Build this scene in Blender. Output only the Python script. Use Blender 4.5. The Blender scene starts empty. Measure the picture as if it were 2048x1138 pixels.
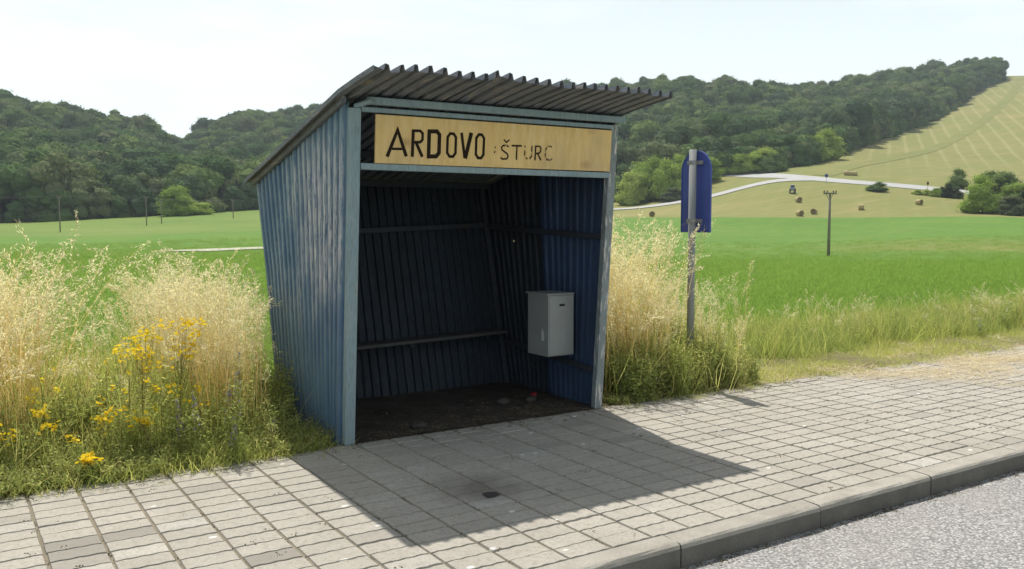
import bpy, math, random
import numpy as np
from mathutils import Vector, Matrix

random.seed(7)
RNG = np.random.default_rng(11)
scene = bpy.context.scene
COL = scene.collection

# ------------------------------------------------------------------ camera, sky, sun, exposure
CAM = np.array([-2.475, -5.934, 1.62])
YAW, PITCH, FPX = 0.57423, -0.07148, 1758.05          # focal length in pixels of a 2048 px wide frame
cd = bpy.data.cameras.new('camera')
cd.sensor_width = 36.0
cd.lens = FPX / 2048 * 36.0
cd.clip_start, cd.clip_end = 0.05, 8000
cam = bpy.data.objects.new('camera', cd)
COL.objects.link(cam)
cam.location = CAM
cam.rotation_euler = (math.pi / 2 + PITCH, 0, -YAW)
scene.camera = cam

SUN_EL = math.radians(62.6)
SH_AZ = math.radians(-107.3)                           # direction in which shadows fall, from +X
world = bpy.data.worlds.new('World')
scene.world = world
world.use_nodes = True
wn = world.node_tree
for n in list(wn.nodes):
    wn.nodes.remove(n)
w_out = wn.nodes.new('ShaderNodeOutputWorld')
w_bg = wn.nodes.new('ShaderNodeBackground')
w_sky = wn.nodes.new('ShaderNodeTexSky')
w_sky.sky_type = 'NISHITA'
w_sky.sun_disc = False
w_sky.sun_elevation = SUN_EL
w_sky.sun_rotation = math.radians(17.3)
w_sky.air_density, w_sky.dust_density, w_sky.ozone_density, w_sky.altitude = 1.0, 3.2, 1.0, 200
# thin summer cloud veil drawn over the clear sky
w_tc = wn.nodes.new('ShaderNodeTexCoord')
w_map = wn.nodes.new('ShaderNodeMapping')
w_map.inputs['Scale'].default_value = (1.0, 1.0, 4.5)
w_noise = wn.nodes.new('ShaderNodeTexNoise')
w_noise.inputs['Scale'].default_value = 2.3
w_noise.inputs['Detail'].default_value = 7
w_noise.inputs['Roughness'].default_value = 0.55
w_ramp = wn.nodes.new('ShaderNodeValToRGB')
w_ramp.color_ramp.elements[0].position, w_ramp.color_ramp.elements[1].position = 0.44, 0.62
w_ramp.color_ramp.elements[0].color = (0.0, 0.0, 0.0, 1)
w_ramp.color_ramp.elements[1].color = (0.75, 0.75, 0.75, 1)
w_mix = wn.nodes.new('ShaderNodeMixRGB')
w_mix.inputs['Color2'].default_value = (15.2, 16.8, 17.0, 1)
wn.links.new(w_tc.outputs['Generated'], w_map.inputs['Vector'])
wn.links.new(w_map.outputs['Vector'], w_noise.inputs['Vector'])
wn.links.new(w_noise.outputs['Fac'], w_ramp.inputs['Fac'])
w_sep = wn.nodes.new('ShaderNodeSeparateXYZ')
wn.links.new(w_tc.outputs['Generated'], w_sep.inputs[0])
w_el = wn.nodes.new('ShaderNodeValToRGB')                # the haze veil is thickest low over the horizon
w_el.color_ramp.elements[0].position, w_el.color_ramp.elements[1].position = 0.05, 0.75
w_el.color_ramp.elements[0].color = (0.97, 0.97, 0.97, 1)
w_el.color_ramp.elements[1].color = (0.03, 0.03, 0.03, 1)
e_ = w_el.color_ramp.elements.new(0.26); e_.color = (0.62, 0.62, 0.62, 1)
e_ = w_el.color_ramp.elements.new(0.45); e_.color = (0.12, 0.12, 0.12, 1)
wn.links.new(w_sep.outputs['Z'], w_el.inputs['Fac'])
w_max = wn.nodes.new('ShaderNodeMixRGB')
w_max.blend_type = 'SCREEN'
wn.links.new(w_el.outputs['Color'], w_max.inputs['Color1'])
wn.links.new(w_ramp.outputs['Color'], w_max.inputs['Color2'])
w_max.inputs['Fac'].default_value = 0.8
wn.links.new(w_max.outputs['Color'], w_mix.inputs['Fac'])
wn.links.new(w_sky.outputs['Color'], w_mix.inputs['Color1'])
wn.links.new(w_mix.outputs['Color'], w_bg.inputs['Color'])
w_bg.inputs['Strength'].default_value = 0.066
wn.links.new(w_bg.outputs['Background'], w_out.inputs['Surface'])

sd = bpy.data.lights.new('sun', 'SUN')
sd.energy, sd.angle, sd.color = 4.6, math.radians(0.55), (1.0, 0.955, 0.88)
sun = bpy.data.objects.new('sun', sd)
COL.objects.link(sun)
sun.rotation_euler = Vector((math.cos(SH_AZ) * math.cos(SUN_EL), math.sin(SH_AZ) * math.cos(SUN_EL),
                             -math.sin(SUN_EL))).to_track_quat('-Z', 'Y').to_euler()
sun.location = (5, 10, 30)

vs = scene.view_settings
vs.view_transform, vs.look, vs.gamma, vs.use_curve_mapping = 'Standard', 'None', 1.0, False
vs.exposure = 0.2
scene.render.engine = 'CYCLES'
scene.cycles.use_denoising = True
scene.cycles.max_bounces = 8
scene.cycles.transparent_max_bounces = 12
scene.cycles.caustics_reflective = scene.cycles.caustics_refractive = False

# ------------------------------------------------------------------ helpers: camera rays used only to survey the land
FW = np.array([math.sin(YAW) * math.cos(PITCH), math.cos(YAW) * math.cos(PITCH), math.sin(PITCH)])
RT = np.array([math.cos(YAW), -math.sin(YAW), 0.0])
UP = np.cross(RT, FW)


def az_of(u):
    return YAW + math.atan((u - 1024) / FPX)


def z_of(u, v, r):
    d = FW + RT * (u - 1024) / FPX - UP * (v - 569) / FPX
    return CAM[2] + r * d[2] / math.hypot(d[0], d[1])


def project(P):
    d = np.asarray(P, float) - CAM
    zc = d @ FW
    return 1024 + FPX * (d @ RT) / zc, 569 - FPX * (d @ UP) / zc, zc


# ------------------------------------------------------------------ helpers: materials
class NT:
    def __init__(self, name):
        self.m = bpy.data.materials.new(name)
        self.m.use_nodes = True
        self.t = self.m.node_tree
        for n in list(self.t.nodes):
            self.t.nodes.remove(n)
        self.out = self.t.nodes.new('ShaderNodeOutputMaterial')

    def new(self, kind, **kw):
        n = self.t.nodes.new(kind)
        for k, v in kw.items():
            setattr(n, k, v)
        return n

    def link(self, a, b):
        self.t.links.new(a, b)

    def coord(self, which='Object', scale=(1, 1, 1), rot=(0, 0, 0), loc=(0, 0, 0)):
        if which == 'World':
            s = self.new('ShaderNodeNewGeometry').outputs['Position']
        else:
            s = self.new('ShaderNodeTexCoord').outputs[which]
        mp = self.new('ShaderNodeMapping')
        mp.inputs['Scale'].default_value = scale
        mp.inputs['Rotation'].default_value = rot
        mp.inputs['Location'].default_value = loc
        self.link(s, mp.inputs['Vector'])
        return mp.outputs['Vector']

    def noise(self, vec, scale, detail=4, rough=0.55, dist=0.0):
        n = self.new('ShaderNodeTexNoise')
        n.inputs['Scale'].default_value = scale
        n.inputs['Detail'].default_value = detail
        n.inputs['Roughness'].default_value = rough
        n.inputs['Distortion'].default_value = dist
        self.link(vec, n.inputs['Vector'])
        return n.outputs['Fac']

    def voronoi(self, vec, scale, out='Distance', feature='F1', rand=1.0):
        n = self.new('ShaderNodeTexVoronoi', feature=feature)
        n.inputs['Scale'].default_value = scale
        n.inputs['Randomness'].default_value = rand
        self.link(vec, n.inputs['Vector'])
        return n.outputs[out]

    def ramp(self, fac, *stops):
        n = self.new('ShaderNodeValToRGB')
        e = n.color_ramp.elements
        while len(e) < len(stops):
            e.new(0.5)
        for i, (p, c) in enumerate(stops):
            e[i].position = p
            e[i].color = (c, c, c, 1) if not hasattr(c, '__len__') else (*c, 1)
        self.link(fac, n.inputs['Fac'])
        return n.outputs['Color']

    def mix(self, fac, a, b, mode='MIX'):
        n = self.new('ShaderNodeMixRGB', blend_type=mode)
        for s, v in (('Fac', fac), ('Color1', a), ('Color2', b)):
            if hasattr(v, 'is_linked') or hasattr(v, 'links'):
                self.link(v, n.inputs[s])
            elif hasattr(v, '__len__'):
                n.inputs[s].default_value = (*v, 1)
            else:
                n.inputs[s].default_value = v
        return n.outputs['Color']

    def math(self, op, a, b=0.0):
        n = self.new('ShaderNodeMath', operation=op)
        for i, v in enumerate((a, b)):
            if hasattr(v, 'links'):
                self.link(v, n.inputs[i])
            else:
                n.inputs[i].default_value = v
        return n.outputs[0]

    def bump(self, height, strength=0.4, dist=0.01):
        n = self.new('ShaderNodeBump')
        n.inputs['Strength'].default_value = strength
        n.inputs['Distance'].default_value = dist
        self.link(height, n.inputs['Height'])
        return n.outputs['Normal']

    def rand(self):
        return self.new('ShaderNodeObjectInfo').outputs['Random']

    def island(self):
        return self.new('ShaderNodeNewGeometry').outputs['Random Per Island']

    def surf(self, col, rough=0.8, normal=None, metal=0.0, spec=0.5):
        b = self.new('ShaderNodeBsdfPrincipled')
        for s, v in (('Base Color', col), ('Roughness', rough), ('Metallic', metal), ('Specular IOR Level', spec)):
            if hasattr(v, 'links'):
                self.link(v, b.inputs[s])
            elif hasattr(v, '__len__'):
                b.inputs[s].default_value = (*v, 1)
            else:
                b.inputs[s].default_value = v
        if normal is not None:
            self.link(normal, b.inputs['Normal'])
        self.link(b.outputs[0], self.out.inputs['Surface'])
        return self.m

    def leaf(self, col, trans=0.45, trans_gain=1.25, gloss=0.0):
        """thin leaf: reflects and lets sunlight through"""
        d = self.new('ShaderNodeBsdfDiffuse')
        t = self.new('ShaderNodeBsdfTranslucent')
        g = self.mix(1.0, col, (trans_gain, trans_gain * 1.02, trans_gain * 0.75), 'MULTIPLY')
        self.link(col, d.inputs['Color'])
        self.link(g, t.inputs['Color'])
        m = self.new('ShaderNodeMixShader')
        m.inputs[0].default_value = trans
        self.link(d.outputs[0], m.inputs[1])
        self.link(t.outputs[0], m.inputs[2])
        last = m.outputs[0]
        if gloss > 0:
            gl = self.new('ShaderNodeBsdfGlossy')
            gl.inputs['Roughness'].default_value = 0.45
            gl.inputs['Color'].default_value = (1, 1, 1, 1)
            m2 = self.new('ShaderNodeMixShader')
            m2.inputs[0].default_value = gloss
            self.link(last, m2.inputs[1])
            self.link(gl.outputs[0], m2.inputs[2])
            last = m2.outputs[0]
        self.link(last, self.out.inputs['Surface'])
        return self.m


def M_foliage(name, a, b, c=None, trans=0.4, gain=1.2, gloss=0.0, leafvar=0.35):
    n = NT(name)
    r = n.math('FRACT', n.math('ADD', n.rand(), n.math('MULTIPLY', n.island(), leafvar)))
    stops = [(0.0, a), (1.0, b)] if c is None else [(0.0, a), (0.6, b), (1.0, c)]
    col = n.ramp(r, *stops)
    return n.leaf(col, trans, gain, gloss)


def M_paint(name, base, base2, wear, streak=(10, 10, 0.9), wear_lo=0.56, wear_hi=0.66, rough=0.5, wear_zone=None, ribs=None, grime=(0.05, 0.05, 0.045), grime_amt=0.5, metal=0.0):
    n = NT(name)
    v = n.coord('Object')
    vs_ = n.coord('Object', streak)
    big = n.noise(v, 1.6, 5, 0.6)
    col = n.mix(n.ramp(big, (0.35, 0.0), (0.65, 1.0)), base, base2)
    st = n.noise(vs_, 3.0, 6, 0.62)
    st2 = n.noise(n.coord('Object', (streak[0] * 3, streak[1] * 3, streak[2] * 2.2)), 4.0, 5, 0.6)
    col = n.mix(n.math('MULTIPLY', n.ramp(st2, (0.45, 0.0), (0.7, 1.0)), grime_amt), col, grime)
    w = n.ramp(st, (wear_lo, 0.0), (wear_hi, 1.0))
    if ribs is not None:
        fine = n.noise(n.coord('Object', (60, 60, 2.6)), 1.6, 5, 0.65)
        w = n.math('MULTIPLY', n.ramp(big, (0.42, 0.15), (0.58, 1.0)), n.ramp(fine, (0.46, 0.0), (0.56, 1.0)))
        col = n.mix(n.math('MULTIPLY', n.ramp(n.noise(n.coord('Object', (30, 30, 1.2)), 1.3, 5, 0.7), (0.52, 0.0), (0.66, 0.6)), n.ramp(st, (0.4, 0.2), (0.6, 1.0))), col, (0.13, 0.10, 0.09))
    if wear_zone is not None:
        zc = n.new('ShaderNodeSeparateXYZ')
        n.link(n.coord('Object'), zc.inputs[0])
        zfac = n.ramp(n.math('DIVIDE', zc.outputs['Z'], 2.6), (wear_zone[0] / 2.6, 0.0), (wear_zone[1] / 2.6, 1.0), (wear_zone[2] / 2.6, 1.0), (wear_zone[3] / 2.6, 0.0))
        w = n.math('MULTIPLY', w, zfac)
        if ribs is not None:      # the raised ribs lost their paint first
            rib = n.ramp(n.math('MULTIPLY', zc.outputs['X'], -5.0), (ribs[0] * 5, 0.12), (ribs[1] * 5, 1.0))
            yf = n.ramp(n.math('ADD', n.math('MULTIPLY', zc.outputs['Y'], 0.3), 0.2), (0.35, 1.0), (0.62, 0.25))
            dp = n.new('ShaderNodeVectorMath', operation='DISTANCE')
            n.link(n.coord('Object', (0, 1, 0.8)), dp.inputs[0])
            dp.inputs[1].default_value = (0, 0.34, 1.30)
            pat = n.ramp(n.math('ADD', dp.outputs['Value'], n.math('MULTIPLY', n.noise(v, 5, 4), 0.5)), (0.52, 1.0), (0.86, 0.0))
            scr = n.ramp(n.noise(n.coord('Object', (45, 45, 3.5)), 1.8, 5, 0.7), (0.46, 0.0), (0.54, 1.0))
            w = n.math('MAXIMUM', n.math('MULTIPLY', n.math('MULTIPLY', w, rib), yf), n.math('MULTIPLY', n.math('MULTIPLY', pat, scr), rib))
            col = n.mix(n.math('MULTIPLY', rib, 0.28), col, (0.22, 0.30, 0.36))
    col = n.mix(w, col, wear)
    bm = n.noise(v, 60, 4)
    return n.surf(col, n.ramp(st, (0.3, rough - 0.1), (0.7, rough + 0.25)), n.bump(n.math('ADD', bm, w), 0.25, 0.003), metal, 0.4)


# ------------------------------------------------------------------ helpers: geometry
def make_mesh(name, verts, faces, mats=None, midx=None, smooth=False):
    me = bpy.data.meshes.new(name)
    if isinstance(faces, np.ndarray) and faces.ndim == 2:
        verts = np.asarray(verts, np.float32)
        k = faces.shape[1]
        me.vertices.add(len(verts))
        me.vertices.foreach_set('co', verts.ravel())
        me.loops.add(faces.size)
        me.loops.foreach_set('vertex_index', faces.ravel().astype(np.int32))
        me.polygons.add(len(faces))
        me.polygons.foreach_set('loop_start', np.arange(0, faces.size, k, dtype=np.int32))
        me.polygons.foreach_set('loop_total', np.full(len(faces), k, np.int32))
        me.update(calc_edges=True)
    else:
        me.from_pydata([tuple(map(float, v)) for v in verts], [], [tuple(map(int, f)) for f in faces])
        me.update()
    for m in (mats or []):
        me.materials.append(m)
    if midx is not None:
        me.polygons.foreach_set('material_index', np.asarray(midx, np.int32))
    if smooth:
        me.polygons.foreach_set('use_smooth', np.ones(len(me.polygons), bool))
    return me


def link(name, me, parent=None, loc=None, col=None):
    o = bpy.data.objects.new(name, me)
    (col or COL).objects.link(o)
    if parent is not None:
        o.parent = parent
    if loc is not None:
        o.location = loc
    return o


def empty(name, loc=(0, 0, 0), rz=0.0):
    o = bpy.data.objects.new(name, None)
    o.empty_display_size = 0.2
    COL.objects.link(o)
    o.location = loc
    o.rotation_euler = (0, 0, rz)
    return o


def tag(o, label=None, cat=None, group=None, kind=None):
    if label: o['label'] = label
    if cat: o['category'] = cat
    if group: o['group'] = group
    if kind: o['kind'] = kind
    return o


class MB:
    """collects shapes that become one mesh"""
    def __init__(self):
        self.v, self.f, self.mi = [], [], []

    def add(self, verts, faces, mi=0):
        b = len(self.v)
        self.v += [tuple(x) for x in verts]
        self.f += [tuple(b + i for i in f) for f in faces]
        self.mi += [mi] * len(faces)

    def beam(self, p0, p1, w, h, up=(0, 0, 1), bev=0.004, mi=0):
        p0, p1 = Vector(p0), Vector(p1)
        d = (p1 - p0).normalized()
        s = d.cross(Vector(up)).normalized()
        t = s.cross(d).normalized()
        bev = min(bev, w * 0.3, h * 0.3)
        ring = [(-w / 2 + bev, -h / 2), (w / 2 - bev, -h / 2), (w / 2, -h / 2 + bev), (w / 2, h / 2 - bev),
                (w / 2 - bev, h / 2), (-w / 2 + bev, h / 2), (-w / 2, h / 2 - bev), (-w / 2, -h / 2 + bev)]
        vs = [p + s * a + t * b for p in (p0, p1) for a, b in ring]
        fs = [(i, (i + 1) % 8, 8 + (i + 1) % 8, 8 + i) for i in range(8)] + [tuple(range(7, -1, -1)), tuple(range(8, 16))]
        self.add(vs, fs, mi)

    def box(self, c, s, bev=0.004, mi=0):
        self.beam((c[0] - s[0] / 2, c[1], c[2]), (c[0] + s[0] / 2, c[1], c[2]), s[1], s[2], (0, 0, 1), bev, mi)

    def tube(self, pts, rad, n=8, mi=0, cap=True):
        pts = [Vector(p) for p in pts]
        rad = rad if hasattr(rad, '__len__') else [rad] * len(pts)
        rings = []
        for i, p in enumerate(pts):
            d = (pts[min(i + 1, len(pts) - 1)] - pts[max(i - 1, 0)]).normalized()
            a = Vector((0, 0, 1)) if abs(d.z) < 0.9 else Vector((1, 0, 0))
            s = d.cross(a).normalized()
            t = d.cross(s).normalized()
            rings.append([p + (s * math.cos(2 * math.pi * k / n) + t * math.sin(2 * math.pi * k / n)) * rad[i] for k in range(n)])
        fs = []
        for i in range(len(pts) - 1):
            for k in range(n):
                fs.append((i * n + k, i * n + (k + 1) % n, (i + 1) * n + (k + 1) % n, (i + 1) * n + k))
        if cap:
            fs.append(tuple(range(n - 1, -1, -1)))
            fs.append(tuple((len(pts) - 1) * n + k for k in range(n)))
        self.add([v for r in rings for v in r], fs, mi)

    def build(self, name, mat, parent=None, smooth=False):
        mats = mat if isinstance(mat, (list, tuple)) else [mat]
        return link(name, make_mesh(name, self.v, self.f, mats, self.mi if len(mats) > 1 else None, smooth), parent)


def pchip(x, y, xq):
    x, y, xq = np.asarray(x, float), np.asarray(y, float), np.asarray(xq, float)
    h = np.diff(x)
    dl = np.diff(y) / h
    m = np.zeros_like(y)
    for i in range(1, len(x) - 1):
        if dl[i - 1] * dl[i] > 0:
            w1, w2 = 2 * h[i] + h[i - 1], h[i] + 2 * h[i - 1]
            m[i] = (w1 + w2) / (w1 / dl[i - 1] + w2 / dl[i])
    m[0], m[-1] = dl[0], dl[-1]
    k = np.clip(np.searchsorted(x, xq) - 1, 0, len(x) - 2)
    t = np.clip((xq - x[k]) / h[k], 0, 1)
    return ((2 * t**3 - 3 * t**2 + 1) * y[k] + (t**3 - 2 * t**2 + t) * h[k] * m[k]
            + (-2 * t**3 + 3 * t**2) * y[k + 1] + (t**3 - t**2) * h[k] * m[k + 1])


# ------------------------------------------------------------------ land: surveyed heights round the bus stop
# per column: rows of (distance, image height seen there)  C field edge, D road or meadow, E wood edge, F slope, G ridge
SURVEY = {
    -400: [(105, 505), (170, 470), (230, 452), (262, 444), (420, 314), (600, 225)],
    0: [(105, 505), (170, 470), (230, 452), (262, 444), (420, 334), (600, 245)],
    170: [(105, 503), (170, 468), (232, 448), (264, 439), (420, 341), (590, 275)],
    300: [(105, 502), (168, 466), (235, 444), (268, 434), (420, 359), (570, 292)],
    350: [(105, 501), (166, 465), (235, 442), (268, 431), (420, 393), (570, 316)],
    385: [(105, 500), (165, 464), (235, 440), (270, 430), (420, 396), (610, 324)],
    430: [(105, 499), (165, 463), (237, 438), (275, 427), (420, 372), (650, 290)],
    530: [(105, 497), (165, 462), (240, 434), (285, 420), (430, 357), (670, 272)],
    700: [(105, 500), (175, 455), (240, 430), (290, 412), (430, 342), (680, 256)],
    950: [(105, 510), (190, 440), (245, 422), (292, 402), (430, 327), (660, 236)],
    1240: [(105, 513), (200, 434), (250, 414), (292, 395), (420, 302), (620, 211)],
    1400: [(105, 513), (200, 434), (252, 395), (300, 352), (430, 297), (620, 209)],
    1570: [(105, 513), (200, 434), (254, 368), (312, 335), (430, 299), (650, 225)],
    1700: [(105, 512), (200, 434), (256, 372), (400, 290), (540, 245), (700, 202)],
    1850: [(105, 510), (200, 434), (258, 380), (560, 236), (660, 196), (780, 174)],
    1985: [(105, 508), (200, 436), (260, 390), (760, 163), (800, 155), (850, 156)],
    2060: [(105, 508), (200, 440), (262, 394), (780, 157), (820, 154), (860, 153)],
    2500: [(105, 508), (200, 445), (262, 400), (780, 165), (830, 160), (880, 158)],
}
S_U = sorted(SURVEY)
S_AZ = np.array([az_of(u) for u in S_U])
AZ0, AZ1 = S_AZ[0], S_AZ[-1]
N_ROW = 6
S_R = np.array([[r for r, v in SURVEY[u]] for u in S_U])
S_Z = np.array([[z_of(u, v, r) for r, v in SURVEY[u]] for u in S_U])


def column(az):
    """control distances and heights of the land along one bearing"""
    a = float(np.clip(az, AZ0, AZ1))
    r = np.array([pchip(S_AZ, S_R[:, k], [a])[0] for k in range(N_ROW)])
    z = np.array([pchip(S_AZ, S_Z[:, k], [a])[0] for k in range(N_ROW)])
    c = max(math.cos(az), 0.25)
    rr = np.concatenate([[0.5, 5.5 / c, 9.0 / c], r, [r[-1] + 350, 2600]])
    zz = np.concatenate([[-0.62, -0.62, -0.16], z, [z[-1] - 45, z[-1] - 60]])
    return rr, zz


AZS = np.concatenate([np.radians(np.arange(-100, math.degrees(AZ0), 3.0)), np.linspace(AZ0, AZ1, 260), np.radians(np.arange(math.degrees(AZ1) + 3, 150, 3.0))])
COLS = [column(a) for a in AZS]
SUB = [1, 4, 14, 14, 8, 14, 16, 16, 6, 3]
RS, ZS = [], []
for rr, zz in COLS:
    row = [rr[0]]
    for k in range(len(rr) - 1):
        row += list(np.linspace(rr[k], rr[k + 1], SUB[k] + 1)[1:])
    RS.append(row)
    ZS.append(pchip(rr, zz, row))
RS, ZS = np.array(RS), np.array(ZS)
ROWSTART = np.concatenate([[0], np.cumsum(SUB)])
und = 0.25 * np.sin(RS * 0.021 + AZS[:, None] * 9) + 0.18 * np.sin(RS * 0.043 - AZS[:, None] * 17)
ZS = ZS + und * np.clip((RS - 30) / 120, 0, 1)
TX = CAM[0] + RS * np.sin(AZS)[:, None]
TY = CAM[1] + RS * np.cos(AZS)[:, None]


def land_z(az, r):
    i = int(np.clip(np.searchsorted(AZS, az) - 1, 0, len(AZS) - 2))
    t = (az - AZS[i]) / (AZS[i + 1] - AZS[i])
    return (1 - t) * np.interp(r, RS[i], ZS[i]) + t * np.interp(r, RS[i + 1], ZS[i + 1])


def land(u, r):
    a = az_of(u)
    return Vector((CAM[0] + r * math.sin(a), CAM[1] + r * math.cos(a), land_z(a, r)))


def land_xy(x, y):
    a = math.atan2(x - CAM[0], y - CAM[1])
    return land_z(a, math.hypot(x - CAM[0], y - CAM[1]))


def land_patch(name, k0, k1, a0, a1, mat, label):
    ii = [i for i in range(len(AZS)) if a0 - 1e-6 <= AZS[i] <= a1 + 1e-6]
    j0, j1 = ROWSTART[k0], ROWSTART[k1]
    nj = j1 - j0 + 1
    vs_, fs_ = [], []
    for i in ii:
        for j in range(j0, j1 + 1):
            vs_.append((TX[i, j], TY[i, j], ZS[i, j]))
    for a in range(len(ii) - 1):
        for b in range(nj - 1):
            fs_.append((a * nj + b, a * nj + b + 1, (a + 1) * nj + b + 1, (a + 1) * nj + b))
    o = link(name, make_mesh(name, np.array(vs_), np.array(fs_)[:, ::-1].copy(), [mat], None, True))
    return tag(o, label, None, None, 'structure')


# ground materials
def M_ground(name, cols, s1, s2, bump=0.3, bdist=0.1, extra=None):
    n = NT(name)
    v = n.coord('World')
    a = n.noise(v, s1, 6, 0.6)
    b = n.noise(v, s2, 5, 0.65)
    c = n.ramp(a, (0.32, cols[0]), (0.52, cols[1]), (0.72, cols[2]))
    c = n.mix(n.ramp(b, (0.3, 0.0), (0.7, 0.65)), c, cols[3])
    if extra:
        c = extra(n, c)
    return n.surf(c, 0.95, n.bump(b, bump, bdist), 0, 0.15)


def crop_extra(n, c):
    mo = n.noise(n.coord('World', (0.6, 1.6, 0), (0, 0, YAW)), 0.35, 6, 0.7)
    c = n.mix(n.ramp(mo, (0.35, 0.30), (0.65, 0.0)), c, (0.06, 0.13, 0.02))
    c = n.mix(n.ramp(mo, (0.52, 0.0), (0.75, 0.35)), c, (0.20, 0.27, 0.06))
    # thin yellowing patch in the crop, and faint drill rows
    v = n.coord('World', (0.03, 0.09, 0.0))
    p = n.noise(v, 1.0, 3, 0.5)
    c = n.mix(n.ramp(p, (0.60, 0.0), (0.74, 0.45)), c, (0.26, 0.22, 0.07))
    ds = n.new('ShaderNodeVectorMath', operation='DISTANCE')
    n.link(n.coord('World', (1, 1, 0)), ds.inputs[0])
    ds.inputs[1].default_value = (CAM[0] + 128 * math.sin(az_of(1900)), CAM[1] + 128 * math.cos(az_of(1900)), 0)
    dd = n.math('ADD', n.math('DIVIDE', ds.outputs['Value'], 40.0), n.math('MULTIPLY', n.noise(n.coord('World'), 0.12, 4), 0.7))
    return n.mix(n.ramp(dd, (0.35, 0.55), (0.85, 0.0)), c, (0.25, 0.20, 0.075))


def hay_extra(n, c):
    # mown swaths running along the slope
    w = n.new('ShaderNodeTexWave', wave_type='BANDS', bands_direction='X')
    w.inputs['Scale'].default_value = 0.05
    w.inputs['Distortion'].default_value = 0.9
    w.inputs['Detail'].default_value = 3
    w.inputs['Detail Scale'].default_value = 0.6
    n.link(n.coord('World', (1, 1, 0), (0, 0, math.radians(56))), w.inputs['Vector'])
    ln = n.new('ShaderNodeVectorMath', operation='LENGTH')
    n.link(n.coord('World'), ln.inputs[0])
    far = n.ramp(n.math('DIVIDE', ln.outputs['Value'], 1000.0), (0.31, 0.15), (0.38, 1.0))
    sw = n.noise(n.coord('World', (0.05, 0.5, 0), (0, 0, YAW)), 1.0, 4)
    c = n.mix(n.ramp(sw, (0.5, 0.0), (0.7, 0.4)), c, (0.34, 0.27, 0.13))
    return n.mix(n.math('MULTIPLY', n.ramp(w.outputs['Fac'], (0.80, 0.0), (0.98, 0.22)), far), c, (0.44, 0.40, 0.21))


MAT_CROP = M_ground('crop_green', [(0.105, 0.205, 0.032), (0.125, 0.23, 0.038), (0.155, 0.245, 0.048), (0.09, 0.175, 0.027)], 0.06, 2.2, 0.6, 0.15, crop_extra)
MAT_HAY = M_ground('hay_stubble', [(0.175, 0.195, 0.058), (0.21, 0.21, 0.07), (0.28, 0.235, 0.10), (0.18, 0.195, 0.06)], 0.035, 0.5, 0.4, 0.2, hay_extra)
MAT_MEADOW = M_ground('meadow_green', [(0.12, 0.19, 0.04), (0.16, 0.22, 0.05), (0.21, 0.25, 0.07), (0.11, 0.18, 0.035)], 0.03, 0.6, 0.4, 0.2)
MAT_FLOOR = M_ground('forest_floor', [(0.03, 0.04, 0.015), (0.04, 0.05, 0.02), (0.05, 0.055, 0.02), (0.03, 0.035, 0.015)], 0.1, 1.0)
MAT_SOIL = M_ground('verge_soil', [(0.13, 0.105, 0.06), (0.19, 0.16, 0.085), (0.25, 0.21, 0.115), (0.13, 0.13, 0.05)], 1.2, 14.0, 0.8, 0.03)

AZM = AZS[np.argmin(abs(AZS - az_of(900)))]
AZE = AZS[np.argmin(abs(AZS - az_of(1988)))]
A_MIN, A_MAX = AZS[0], AZS[-1]
land_patch('ground', 0, 2, A_MIN, A_MAX, MAT_SOIL, 'bare earth below the verge')
land_patch('crop_field', 2, 4, A_MIN, A_MAX, MAT_CROP, 'bright green crop field beyond the verge')
land_patch('meadow', 4, 6, A_MIN, AZM, MAT_MEADOW, 'pale green meadow below the wooded hill')
land_patch('hay_field', 4, 6, AZM, A_MAX, MAT_HAY, 'mown hay field rising past the far road')
land_patch('wooded_hill', 6, 10, A_MIN, AZE, MAT_FLOOR, 'ground of the wooded hills')
land_patch('hilltop_field', 6, 10, AZE, A_MAX, MAT_HAY, 'mown hilltop field beside the wood')


def ribbon(name, pts, width, mat, label, lift=0.12, step=3.0):
    """a road or track draped over the land, pts are (bearing column, distance)"""
    P = [land(u, r) for u, r in pts]
    dense = []
    for a, b in zip(P[:-1], P[1:]):
        k = max(2, int((b - a).length / step))
        dense += [a.lerp(b, t / k) for t in range(k)]
    dense.append(P[-1])
    for _ in range(6):
        dense = [dense[0]] + [(dense[i - 1] + dense[i] * 2 + dense[i + 1]) / 4 for i in range(1, len(dense) - 1)] + [dense[-1]]
    vs_, fs_ = [], []
    K = 6
    for i, p in enumerate(dense):
        d = (dense[min(i + 1, len(dense) - 1)] - dense[max(i - 1, 0)])
        d.z = 0
        d.normalize()
        s = Vector((-d.y, d.x, 0))
        wv = width * (1 + 0.06 * math.sin(i * 0.7))
        for k in range(K + 1):
            q = p + s * wv * (k / K - 0.5)
            vs_.append((q.x, q.y, land_xy(q.x, q.y) + lift))
    for i in range(len(dense) - 1):
        for k in range(K):
            a = i * (K + 1) + k
            fs_.append((a, a + 1, a + K + 2, a + K + 1))
    o = link(name, make_mesh(name, vs_, fs_, [mat], None, True))
    return tag(o, label, None, None, 'structure')


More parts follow.
